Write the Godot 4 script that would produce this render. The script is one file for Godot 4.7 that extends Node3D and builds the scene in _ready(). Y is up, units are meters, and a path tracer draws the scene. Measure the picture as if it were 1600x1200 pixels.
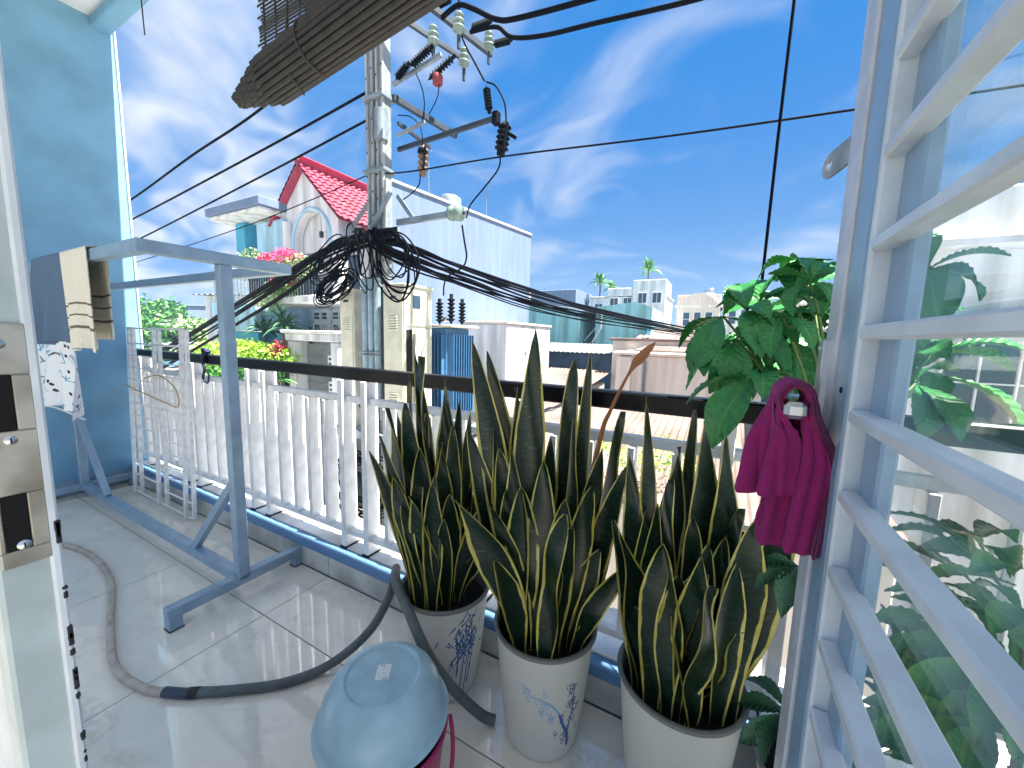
extends Node3D
# A balcony over a street: tiled floor, railing, potted plants, clothes rack, utility pole and houses opposite.
var M := {}
var cache := {}
var used := {}
var rng := RandomNumberGenerator.new()

# ---------------------------------------------------------------- naming helpers
func numbered(called: String) -> String:
	if not used.has(called):
		used[called] = 0
		return called
	used[called] += 1
	return "%s_%03d" % [called, used[called]]

func tag(o: Node, label: String, category: String, group := "") -> Node:
	o.set_meta("label", label)
	o.set_meta("category", category)
	if group != "":
		o.set_meta("group", group)
	return o

func thing(called: String, label: String, category: String, at := Vector3.ZERO, turn := 0.0, group := "") -> Node3D:
	var o := Node3D.new()
	o.name = numbered(called)
	add_child(o)
	o.position = at
	o.rotation.y = turn
	tag(o, label, category, group)
	return o

func part(parent: Node, called: String, mesh: Mesh, mat: Material, at := Vector3.ZERO, rot := Vector3.ZERO) -> MeshInstance3D:
	var o := MeshInstance3D.new()
	o.name = called
	o.mesh = mesh
	o.material_override = mat
	parent.add_child(o, true)
	o.position = at
	o.rotation = rot
	return o

func single(called: String, mesh: Mesh, mat: Material, label: String, category: String, at := Vector3.ZERO, rot := Vector3.ZERO, group := "") -> MeshInstance3D:
	var o := part(self, numbered(called), mesh, mat, at, rot)
	tag(o, label, category, group)
	return o

func struct(called: String, mesh: Mesh, mat: Material, at := Vector3.ZERO) -> MeshInstance3D:
	var o := part(self, numbered(called), mesh, mat, at)
	o.set_meta("kind", "structure")
	return o

# ---------------------------------------------------------------- mesh helpers
func tri(st: SurfaceTool, a: Vector3, b: Vector3, c: Vector3, out: Vector3) -> void:
	var n := (b - a).cross(c - a)
	if n.length() < 1e-12:
		return
	n = n.normalized()
	if n.dot(out) > 0.0:
		st.set_normal(n); st.add_vertex(a); st.set_normal(n); st.add_vertex(c); st.set_normal(n); st.add_vertex(b)
	else:
		st.set_normal(-n); st.add_vertex(a); st.set_normal(-n); st.add_vertex(b); st.set_normal(-n); st.add_vertex(c)

func quad(st: SurfaceTool, a: Vector3, b: Vector3, c: Vector3, d: Vector3, out: Vector3) -> void:
	tri(st, a, b, c, out)
	tri(st, a, c, d, out)

func begin() -> SurfaceTool:
	var st := SurfaceTool.new()
	st.begin(Mesh.PRIMITIVE_TRIANGLES)
	return st

func add_box(st: SurfaceTool, c: Vector3, s: Vector3, b: float, basis := Basis.IDENTITY) -> void:
	var h := s * 0.5
	b = minf(b, minf(h.x, minf(h.y, h.z)) * 0.9)
	var P := {}
	for sx in [-1, 1]:
		for sy in [-1, 1]:
			for sz in [-1, 1]:
				P[[sx, sy, sz, 0]] = c + basis * Vector3(sx * h.x, sy * (h.y - b), sz * (h.z - b))
				P[[sx, sy, sz, 1]] = c + basis * Vector3(sx * (h.x - b), sy * h.y, sz * (h.z - b))
				P[[sx, sy, sz, 2]] = c + basis * Vector3(sx * (h.x - b), sy * (h.y - b), sz * h.z)
				tri(st, P[[sx, sy, sz, 0]], P[[sx, sy, sz, 1]], P[[sx, sy, sz, 2]], basis * Vector3(sx, sy, sz))
	for s1 in [-1, 1]:
		quad(st, P[[s1, -1, -1, 0]], P[[s1, 1, -1, 0]], P[[s1, 1, 1, 0]], P[[s1, -1, 1, 0]], basis * Vector3(s1, 0, 0))
		quad(st, P[[-1, s1, -1, 1]], P[[1, s1, -1, 1]], P[[1, s1, 1, 1]], P[[-1, s1, 1, 1]], basis * Vector3(0, s1, 0))
		quad(st, P[[-1, -1, s1, 2]], P[[1, -1, s1, 2]], P[[1, 1, s1, 2]], P[[-1, 1, s1, 2]], basis * Vector3(0, 0, s1))
		for s2 in [-1, 1]:
			quad(st, P[[s1, s2, -1, 0]], P[[s1, s2, 1, 0]], P[[s1, s2, 1, 1]], P[[s1, s2, -1, 1]], basis * Vector3(s1, s2, 0))
			quad(st, P[[s1, -1, s2, 0]], P[[s1, 1, s2, 0]], P[[s1, 1, s2, 2]], P[[s1, -1, s2, 2]], basis * Vector3(s1, 0, s2))
			quad(st, P[[-1, s1, s2, 1]], P[[1, s1, s2, 1]], P[[1, s1, s2, 2]], P[[-1, s1, s2, 2]], basis * Vector3(0, s1, s2))

func cb(x: float, y: float, z: float, b := 0.004) -> ArrayMesh:
	var k := "b%.4f,%.4f,%.4f,%.4f" % [x, y, z, b]
	if not cache.has(k):
		var st := begin()
		add_box(st, Vector3.ZERO, Vector3(x, y, z), b)
		cache[k] = st.commit()
	return cache[k]

# a square bar from a to b
func along(a: Vector3, b: Vector3) -> Basis:
	var d := (b - a).normalized()
	var up := Vector3.UP if absf(d.y) < 0.95 else Vector3.RIGHT
	var x := up.cross(d).normalized()
	return Basis(x, d.cross(x), d)

func bar_mesh(a: Vector3, b: Vector3, w: float, hgt: float, bev := 0.003) -> ArrayMesh:
	var st := begin()
	add_box(st, (a + b) * 0.5, Vector3(w, hgt, a.distance_to(b)), bev, along(a, b))
	return st.commit()

func curve(pts: Array, n: int) -> PackedVector3Array:
	var out := PackedVector3Array()
	for i in pts.size() - 1:
		var p0: Vector3 = pts[maxi(i - 1, 0)]
		var p1: Vector3 = pts[i]
		var p2: Vector3 = pts[i + 1]
		var p3: Vector3 = pts[mini(i + 2, pts.size() - 1)]
		for k in n:
			out.append(p1.cubic_interpolate(p2, p0, p3, float(k) / n))
	out.append(pts[pts.size() - 1])
	return out

func tube(pts: PackedVector3Array, radii, sides := 8) -> ArrayMesh:
	var vs := PackedVector3Array(); var ns := PackedVector3Array(); var ix := PackedInt32Array(); var uv := PackedVector2Array()
	add_tube(vs, ns, ix, uv, pts, radii, sides)
	return arrays(vs, ns, ix, uv)

func arrays(vs, ns, ix, uv) -> ArrayMesh:
	var a := []
	a.resize(Mesh.ARRAY_MAX)
	a[Mesh.ARRAY_VERTEX] = vs
	a[Mesh.ARRAY_NORMAL] = ns
	a[Mesh.ARRAY_TEX_UV] = uv
	a[Mesh.ARRAY_INDEX] = ix
	var m := ArrayMesh.new()
	m.add_surface_from_arrays(Mesh.PRIMITIVE_TRIANGLES, a)
	return m

func add_tube(vs: PackedVector3Array, ns: PackedVector3Array, ix: PackedInt32Array, uv: PackedVector2Array, pts: PackedVector3Array, radii, sides: int) -> void:
	var n := pts.size()
	var t := (pts[1] - pts[0]).normalized()
	var up := Vector3.UP if absf(t.y) < 0.9 else Vector3.RIGHT
	var x := up.cross(t).normalized()
	var base := vs.size()
	for i in n:
		var t2 := (pts[mini(i + 1, n - 1)] - pts[maxi(i - 1, 0)]).normalized()
		x = (x - t2 * x.dot(t2)).normalized()
		var y := t2.cross(x)
		var r: float = radii[i] if radii is Array or radii is PackedFloat32Array else radii
		for k in sides:
			var a := TAU * k / sides
			var nn := x * cos(a) + y * sin(a)
			vs.append(pts[i] + nn * r); ns.append(nn); uv.append(Vector2(float(k) / sides, float(i) / n))
	for i in n - 1:
		for k in sides:
			var a := base + i * sides + k
			var b := base + i * sides + (k + 1) % sides
			ix.append_array([a, a + sides, b, b, a + sides, b + sides])
	for e in [0, n - 1]:
		var c := vs.size()
		var nn := (pts[0] - pts[1]).normalized() if e == 0 else (pts[n - 1] - pts[n - 2]).normalized()
		vs.append(pts[e]); ns.append(nn); uv.append(Vector2(0.5, 0.5))
		for k in sides:
			vs.append(vs[base + e * sides + k]); ns.append(nn); uv.append(Vector2(0.5, 0.5))
		for k in sides:
			ix.append_array([c, c + 1 + k, c + 1 + (k + 1) % sides] if e == 0 else [c, c + 1 + (k + 1) % sides, c + 1 + k])

# profile: [radius, height] pairs; smooth unless two points repeat
func lathe(prof: Array, seg := 40) -> ArrayMesh:
	var vs := PackedVector3Array(); var ns := PackedVector3Array(); var ix := PackedInt32Array(); var uv := PackedVector2Array()
	var n := prof.size()
	var total := 0.0
	for i in n - 1:
		total += prof[i].distance_to(prof[i + 1])
	var run := 0.0
	for i in n:
		if i > 0:
			run += prof[i].distance_to(prof[i - 1])
		var p: Vector2 = prof[i]
		var a: Vector2 = prof[maxi(i - 1, 0)]
		var b: Vector2 = prof[mini(i + 1, n - 1)]
		if a.distance_to(p) < 1e-5 and i > 0: a = p
		if b.distance_to(p) < 1e-5: b = p
		var d := (b - a).normalized()
		var nr := Vector2(d.y, -d.x)
		for k in seg + 1:
			var t := TAU * k / seg
			vs.append(Vector3(p.x * cos(t), p.y, p.x * sin(t)))
			ns.append(Vector3(nr.x * cos(t), nr.y, nr.x * sin(t)).normalized())
			uv.append(Vector2(float(k) / seg, 1.0 - run / total))
	for i in n - 1:
		for k in seg:
			var a := i * (seg + 1) + k
			ix.append_array([a, a + 1, a + seg + 1, a + 1, a + seg + 2, a + seg + 1])
	return arrays(vs, ns, ix, uv)

# a thick sheet: f(u, v) gives the middle surface
func sheet(f: Callable, nu: int, nv: int, thick: float) -> ArrayMesh:
	var vs := PackedVector3Array(); var ns := PackedVector3Array(); var ix := PackedInt32Array(); var uv := PackedVector2Array()
	var e := 0.002
	for side in [1.0, -1.0]:
		for j in nv + 1:
			for i in nu + 1:
				var u := float(i) / nu
				var v := float(j) / nv
				var p: Vector3 = f.call(u, v)
				var du: Vector3 = f.call(minf(u + e, 1.0), v) - f.call(maxf(u - e, 0.0), v)
				var dv: Vector3 = f.call(u, minf(v + e, 1.0)) - f.call(u, maxf(v - e, 0.0))
				if du.length() < 1e-7:
					du = f.call(minf(u + e, 1.0), clampf(v - 0.02, 0, 1)) - f.call(maxf(u - e, 0.0), clampf(v - 0.02, 0, 1))
				var nn: Vector3 = du.cross(dv).normalized() * side
				var edge := 0.35 if (i == 0 or i == nu or j == 0 or j == nv) else 1.0
				vs.append(p + nn * thick * 0.5 * edge); ns.append(nn); uv.append(Vector2(u, v))
	var w := nu + 1
	var off := w * (nv + 1)
	for j in nv:
		for i in nu:
			var a := j * w + i
			ix.append_array([a, a + w, a + 1, a + 1, a + w, a + w + 1])
			a += off
			ix.append_array([a, a + 1, a + w, a + 1, a + w + 1, a + w])
	for j in nv:
		for i in [0, nu]:
			var a: int = j * w + i
			ix.append_array([a, a + off, a + w, a + w, a + off, a + w + off])
	for i in nu:
		for j in [0, nv]:
			var a: int = j * w + i
			ix.append_array([a, a + 1, a + off, a + 1, a + off + 1, a + off])
	return arrays(vs, ns, ix, uv)

# a polygon in xy pushed back in z by depth
func prism(poly: PackedVector2Array, depth: float) -> ArrayMesh:
	var st := begin()
	var idx := Geometry2D.triangulate_polygon(poly)
	for i in range(0, idx.size(), 3):
		for s in [0.0, 1.0]:
			var z: float = -depth * s
			tri(st, Vector3(poly[idx[i]].x, poly[idx[i]].y, z), Vector3(poly[idx[i + 1]].x, poly[idx[i + 1]].y, z), Vector3(poly[idx[i + 2]].x, poly[idx[i + 2]].y, z), Vector3(0, 0, 1 - 2 * s))
	var ccw := not Geometry2D.is_polygon_clockwise(poly)
	for i in poly.size():
		var a := poly[i]
		var b := poly[(i + 1) % poly.size()]
		var d := b - a
		var o := Vector3(d.y, -d.x, 0) * (1.0 if ccw else -1.0)
		quad(st, Vector3(a.x, a.y, 0), Vector3(b.x, b.y, 0), Vector3(b.x, b.y, -depth), Vector3(a.x, a.y, -depth), o)
	return st.commit()

# leaf-sized faces spread through an ellipsoid
func crown(r: Vector3, n: int, size: float, sd: int, shell := 0.35, lift := 0.0) -> ArrayMesh:
	var g := RandomNumberGenerator.new()
	g.seed = sd
	var clumps := []
	for i in 14:
		var d := Vector3(g.randfn(), g.randfn() * 0.8, g.randfn()).normalized()
		clumps.append(d * g.randf_range(0.45, 0.95))
	var vs := PackedVector3Array(); var ns := PackedVector3Array(); var ix := PackedInt32Array(); var uv := PackedVector2Array()
	for i in n:
		var c: Vector3 = clumps[g.randi() % clumps.size()]
		var p := c + Vector3(g.randfn(), g.randfn(), g.randfn()) * shell * 0.62
		if p.length() > 1.15:
			p = p.normalized() * g.randf_range(0.85, 1.12)
		p = p * r
		var dir := Vector3(g.randfn(), g.randfn() * 0.5 + lift, g.randfn()).normalized()
		var sidev := dir.cross(Vector3(g.randfn(), g.randfn(), g.randfn())).normalized()
		var s := size * g.randf_range(0.6, 1.3)
		var nn := dir.cross(sidev).normalized()
		var b := vs.size()
		vs.append_array([p, p + dir * s * 0.5 + sidev * s * 0.3 + nn * s * 0.06, p + dir * s, p + dir * s * 0.5 - sidev * s * 0.3 + nn * s * 0.06])
		ns.append_array([nn, nn, nn, nn])
		var tone := g.randf()
		uv.append_array([Vector2(tone, 0), Vector2(tone, 0.5), Vector2(tone, 1), Vector2(tone, 0.5)])
		ix.append_array([b, b + 1, b + 2, b, b + 2, b + 3])
	return arrays(vs, ns, ix, uv)

# ---------------------------------------------------------------- materials
func mat(hex: String, rough := 0.6, metal := 0.0) -> StandardMaterial3D:
	var m := StandardMaterial3D.new()
	m.albedo_color = Color(hex)
	m.roughness = rough
	m.metallic = metal
	return m

func noise(freq: float, sd: int, oct := 4) -> FastNoiseLite:
	var f := FastNoiseLite.new()
	f.seed = sd
	f.noise_type = FastNoiseLite.TYPE_SIMPLEX_SMOOTH
	f.frequency = freq
	f.fractal_octaves = oct
	return f

func noise_tex(freq: float, sd: int, lo: Color, hi: Color, size := 512, oct := 5, bias := 0.0, gain := 1.0) -> ImageTexture:
	var src := noise(freq, sd, oct).get_seamless_image(size, size)
	var im := Image.create(size, size, false, Image.FORMAT_RGB8)
	for y in size:
		for x in size:
			var t := clampf((src.get_pixel(x, y).r - 0.5) * gain + 0.5 + bias, 0, 1)
			im.set_pixel(x, y, lo.lerp(hi, t))
	im.generate_mipmaps()
	return ImageTexture.create_from_image(im)

func normal_tex(freq: float, sd: int, strength: float, size := 512, oct := 4) -> ImageTexture:
	var im := noise(freq, sd, oct).get_seamless_image(size, size)
	im.bump_map_to_normal_map(strength)
	im.generate_mipmaps()
	return ImageTexture.create_from_image(im)

func tri_map(m: StandardMaterial3D, tex: Texture2D, per_m: float, nrm: Texture2D = null, nscale := 0.5) -> StandardMaterial3D:
	m.albedo_texture = tex
	m.uv1_triplanar = true
	m.uv1_world_triplanar = true
	m.uv1_scale = Vector3.ONE * per_m
	if nrm:
		m.normal_enabled = true
		m.normal_texture = nrm
		m.normal_scale = nscale
	return m

func leaf_mat(hex_a: String, hex_b: String, hex_back: String) -> StandardMaterial3D:
	var g := Gradient.new()
	g.colors = PackedColorArray([Color(hex_a), Color(hex_b)])
	g.offsets = PackedFloat32Array([0.0, 1.0])
	var t := GradientTexture2D.new()
	t.gradient = g
	t.width = 32
	t.height = 4
	var m := StandardMaterial3D.new()
	m.albedo_texture = t
	m.roughness = 0.5
	m.backlight_enabled = true
	m.backlight = Color(hex_back)
	m.cull_mode = BaseMaterial3D.CULL_DISABLED
	return m

func stroke(im: Image, a: Vector2, b: Vector2, w0: float, w1: float, col: Color, fade := 1.0) -> void:
	var n := int(a.distance_to(b) * 1.5) + 2
	for i in n + 1:
		var t := float(i) / n
		var p := a.lerp(b, t)
		var w := lerpf(w0, w1, t)
		for y in range(int(p.y - w), int(p.y + w) + 2):
			for x in range(int(p.x - w), int(p.x + w) + 2):
				if x < 0 or y < 0 or x >= im.get_width() or y >= im.get_height():
					continue
				if Vector2(x, y).distance_to(p) <= w:
					im.set_pixel(x, y, im.get_pixel(x, y).lerp(col, fade))
const ARMS = [
	["cross_arm", Vector3(-3.401, 5.072, -3.360), Vector3(-3.048, 5.072, -4.811), 0.075],
	["cross_arm", Vector3(-3.670, 4.996, -3.620), Vector3(-3.388, 4.996, -4.581), 0.055],
	["brace", Vector3(-3.439, 4.038, -3.400), Vector3(-2.757, 4.140, -3.400), 0.045],
	["cross_arm", Vector3(-3.400, 3.876, -3.360), Vector3(-3.259, 3.876, -4.324), 0.07],
	["switch_bar", Vector3(-3.718, 3.557, -3.750), Vector3(-2.305, 3.601, -3.750), 0.05],
	["brace", Vector3(-3.438, 3.529, -3.450), Vector3(-3.023, 3.584, -3.450), 0.035],
	["cross_arm", Vector3(-3.585, 3.776, -3.620), Vector3(-3.631, 3.776, -4.245), 0.045],
	["insulator_arm", Vector3(-3.441, 2.580, -3.450), Vector3(-2.651, 2.582, -3.450), 0.065],
	["brace", Vector3(-3.437, 2.878, -3.450), Vector3(-3.156, 2.548, -3.450), 0.045],
	["brace", Vector3(-3.865, 2.427, -3.360), Vector3(-3.455, 2.893, -3.360), 0.05],
	["brace", Vector3(-4.660, 2.538, -3.660), Vector3(-4.103, 2.994, -3.660), 0.05],
]
const STRAIN = [[Vector3(-3.098, 4.060, -3.300), Vector3(-2.782, 4.176, -3.300)], [Vector3(-3.300, 3.991, -3.300), Vector3(-3.098, 4.108, -3.300)], [Vector3(-3.376, 4.335, -3.900), Vector3(-2.958, 4.493, -3.900)], [Vector3(-2.756, 4.701, -3.900), Vector3(-2.478, 4.687, -3.900)], [Vector3(-2.709, 4.770, -4.300), Vector3(-2.445, 4.744, -4.300)], [Vector3(-2.486, 4.233, -3.000), Vector3(-2.329, 4.239, -3.000)]]
const PINS = [Vector3(-3.161, 4.649, -3.750), Vector3(-2.804, 4.664, -3.750), Vector3(-2.796, 4.857, -4.350), Vector3(-3.058, 4.659, -4.200)]
const WIRES = [
	["power_line", "black power line running low over the rolled blind toward the street's far end", 0.016, [Vector3(-2.999, 4.699, -3.200), Vector3(-5.670, 4.207, -3.200), Vector3(-7.553, 3.993, -3.200), Vector3(-10.204, 3.644, -3.200), Vector3(-13.016, 3.433, -3.200)]],
	["power_line", "upper of two black power lines leaving the twin pole past the side wall", 0.016, [Vector3(-3.681, 4.184, -3.500), Vector3(-3.924, 4.151, -3.500), Vector3(-6.339, 3.911, -3.500), Vector3(-11.216, 3.487, -3.500), Vector3(-15.344, 3.234, -3.500)]],
	["power_line", "lower of two black power lines leaving the twin pole past the side wall", 0.014, [Vector3(-3.687, 3.862, -3.500), Vector3(-3.955, 3.839, -3.500), Vector3(-6.373, 3.555, -3.500), Vector3(-11.254, 3.035, -3.500), Vector3(-15.529, 2.705, -3.500)]],
	["service_wire", "thin grey wire crossing in front of the red gabled house to the pole", 0.007, [Vector3(-3.882, 3.191, -3.450), Vector3(-5.095, 3.042, -3.450), Vector3(-6.884, 2.873, -3.450), Vector3(-11.020, 2.615, -3.450), Vector3(-15.391, 2.443, -3.450)]],
	["power_line", "thick black conductor leaving the top cross arm with an upward curve", 0.022, [Vector3(-2.596, 4.290, -3.200), Vector3(-2.402, 4.332, -3.200), Vector3(-2.229, 4.241, -3.200), Vector3(-1.987, 4.076, -3.200), Vector3(-1.761, 4.011, -3.200), Vector3(-1.110, 3.933, -3.200), Vector3(-0.700, 3.902, -3.200)]],
	["power_line", "thick black conductor from the lower strain insulator rising over the street", 0.022, [Vector3(-2.755, 4.668, -3.900), Vector3(-2.420, 4.611, -3.900), Vector3(-2.218, 4.447, -3.900), Vector3(-1.844, 4.347, -3.900), Vector3(-1.309, 4.283, -3.900), Vector3(-0.418, 4.176, -3.900), Vector3(0.083, 4.171, -3.900)]],
	["service_wire", "thin dark wire stretched from the pole across the open sky behind the glazed door", 0.008, [Vector3(-3.882, 3.191, -3.450), Vector3(-3.248, 3.111, -3.450), Vector3(-2.003, 3.040, -3.450), Vector3(-0.482, 2.907, -3.450), Vector3(0.623, 2.832, -3.450), Vector3(1.386, 2.782, -3.450), Vector3(1.721, 2.780, -3.450)]],
	["jumper_cable", "black jumper hanging from the top cross arm to the dark lightning arrester", 0.011, [Vector3(-2.845, 5.078, -3.800), Vector3(-2.832, 4.693, -3.800), Vector3(-2.751, 4.475, -3.800), Vector3(-2.620, 4.256, -3.800), Vector3(-2.492, 4.041, -3.800)]],
	["jumper_cable", "black jumper arching from the arrester down to the black fuse cutout", 0.009, [Vector3(-2.467, 4.022, -3.800), Vector3(-2.344, 3.945, -3.800), Vector3(-2.236, 3.760, -3.800), Vector3(-2.207, 3.564, -3.800)]],
	["jumper_cable", "long black lead swinging from the fuse cutout down to the spool insulator", 0.009, [Vector3(-2.270, 3.223, -3.800), Vector3(-2.299, 3.098, -3.800), Vector3(-2.486, 2.927, -3.800), Vector3(-2.657, 2.779, -3.800), Vector3(-2.566, 2.574, -3.600)]],
	["jumper_cable", "black lead dropping from the spool insulator to the transformer bushing", 0.01, [Vector3(-2.625, 2.500, -3.600), Vector3(-2.587, 2.306, -3.600), Vector3(-2.631, 2.177, -3.700), Vector3(-2.837, 2.110, -3.900), Vector3(-3.128, 2.034, -4.000), Vector3(-3.308, 1.957, -4.150), Vector3(-3.318, 1.816, -4.150)]],
	["jumper_cable", "thin black loop hanging between the strain insulators beside the pole", 0.006, [Vector3(-3.102, 4.056, -3.400), Vector3(-3.014, 3.875, -3.400), Vector3(-2.987, 3.711, -3.400), Vector3(-3.014, 3.559, -3.400)]],
	["jumper_cable", "thin black tail hanging below the red tagged insulator", 0.006, [Vector3(-3.199, 4.245, -3.900), Vector3(-3.218, 4.123, -3.900), Vector3(-3.296, 4.015, -3.900), Vector3(-3.376, 3.933, -3.900)]],
	["jumper_cable", "thin black lead looping from the pole to the brown fuse cutout", 0.006, [Vector3(-3.564, 3.847, -3.600), Vector3(-3.384, 3.791, -3.600), Vector3(-3.239, 3.669, -3.600), Vector3(-3.192, 3.523, -3.600), Vector3(-3.192, 3.434, -3.600)]],
	["jumper_cable", "thin black tail below the brown fuse cutout curling back to the pole", 0.007, [Vector3(-3.222, 3.134, -3.600), Vector3(-3.252, 3.012, -3.600), Vector3(-3.371, 2.938, -3.600), Vector3(-3.417, 2.841, -3.500)]],
]
const BUNDLE_R = [Vector3(-3.656, 2.465, -3.300), Vector3(-3.586, 2.444, -3.360), Vector3(-3.728, 2.471, -4.200), Vector3(-3.833, 2.455, -5.600), Vector3(-3.701, 2.325, -7.600), Vector3(-3.141, 2.136, -10.500), Vector3(-2.077, 1.942, -15.000), Vector3(-1.049, 1.728, -20.000)]
const BUNDLE_L = [Vector3(-3.302, 2.429, -3.300), Vector3(-3.975, 2.433, -3.340), Vector3(-4.933, 2.342, -3.500), Vector3(-6.175, 2.085, -3.700), Vector3(-8.377, 1.626, -4.000), Vector3(-10.730, 1.128, -4.300), Vector3(-13.773, 0.454, -4.600)]
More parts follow.
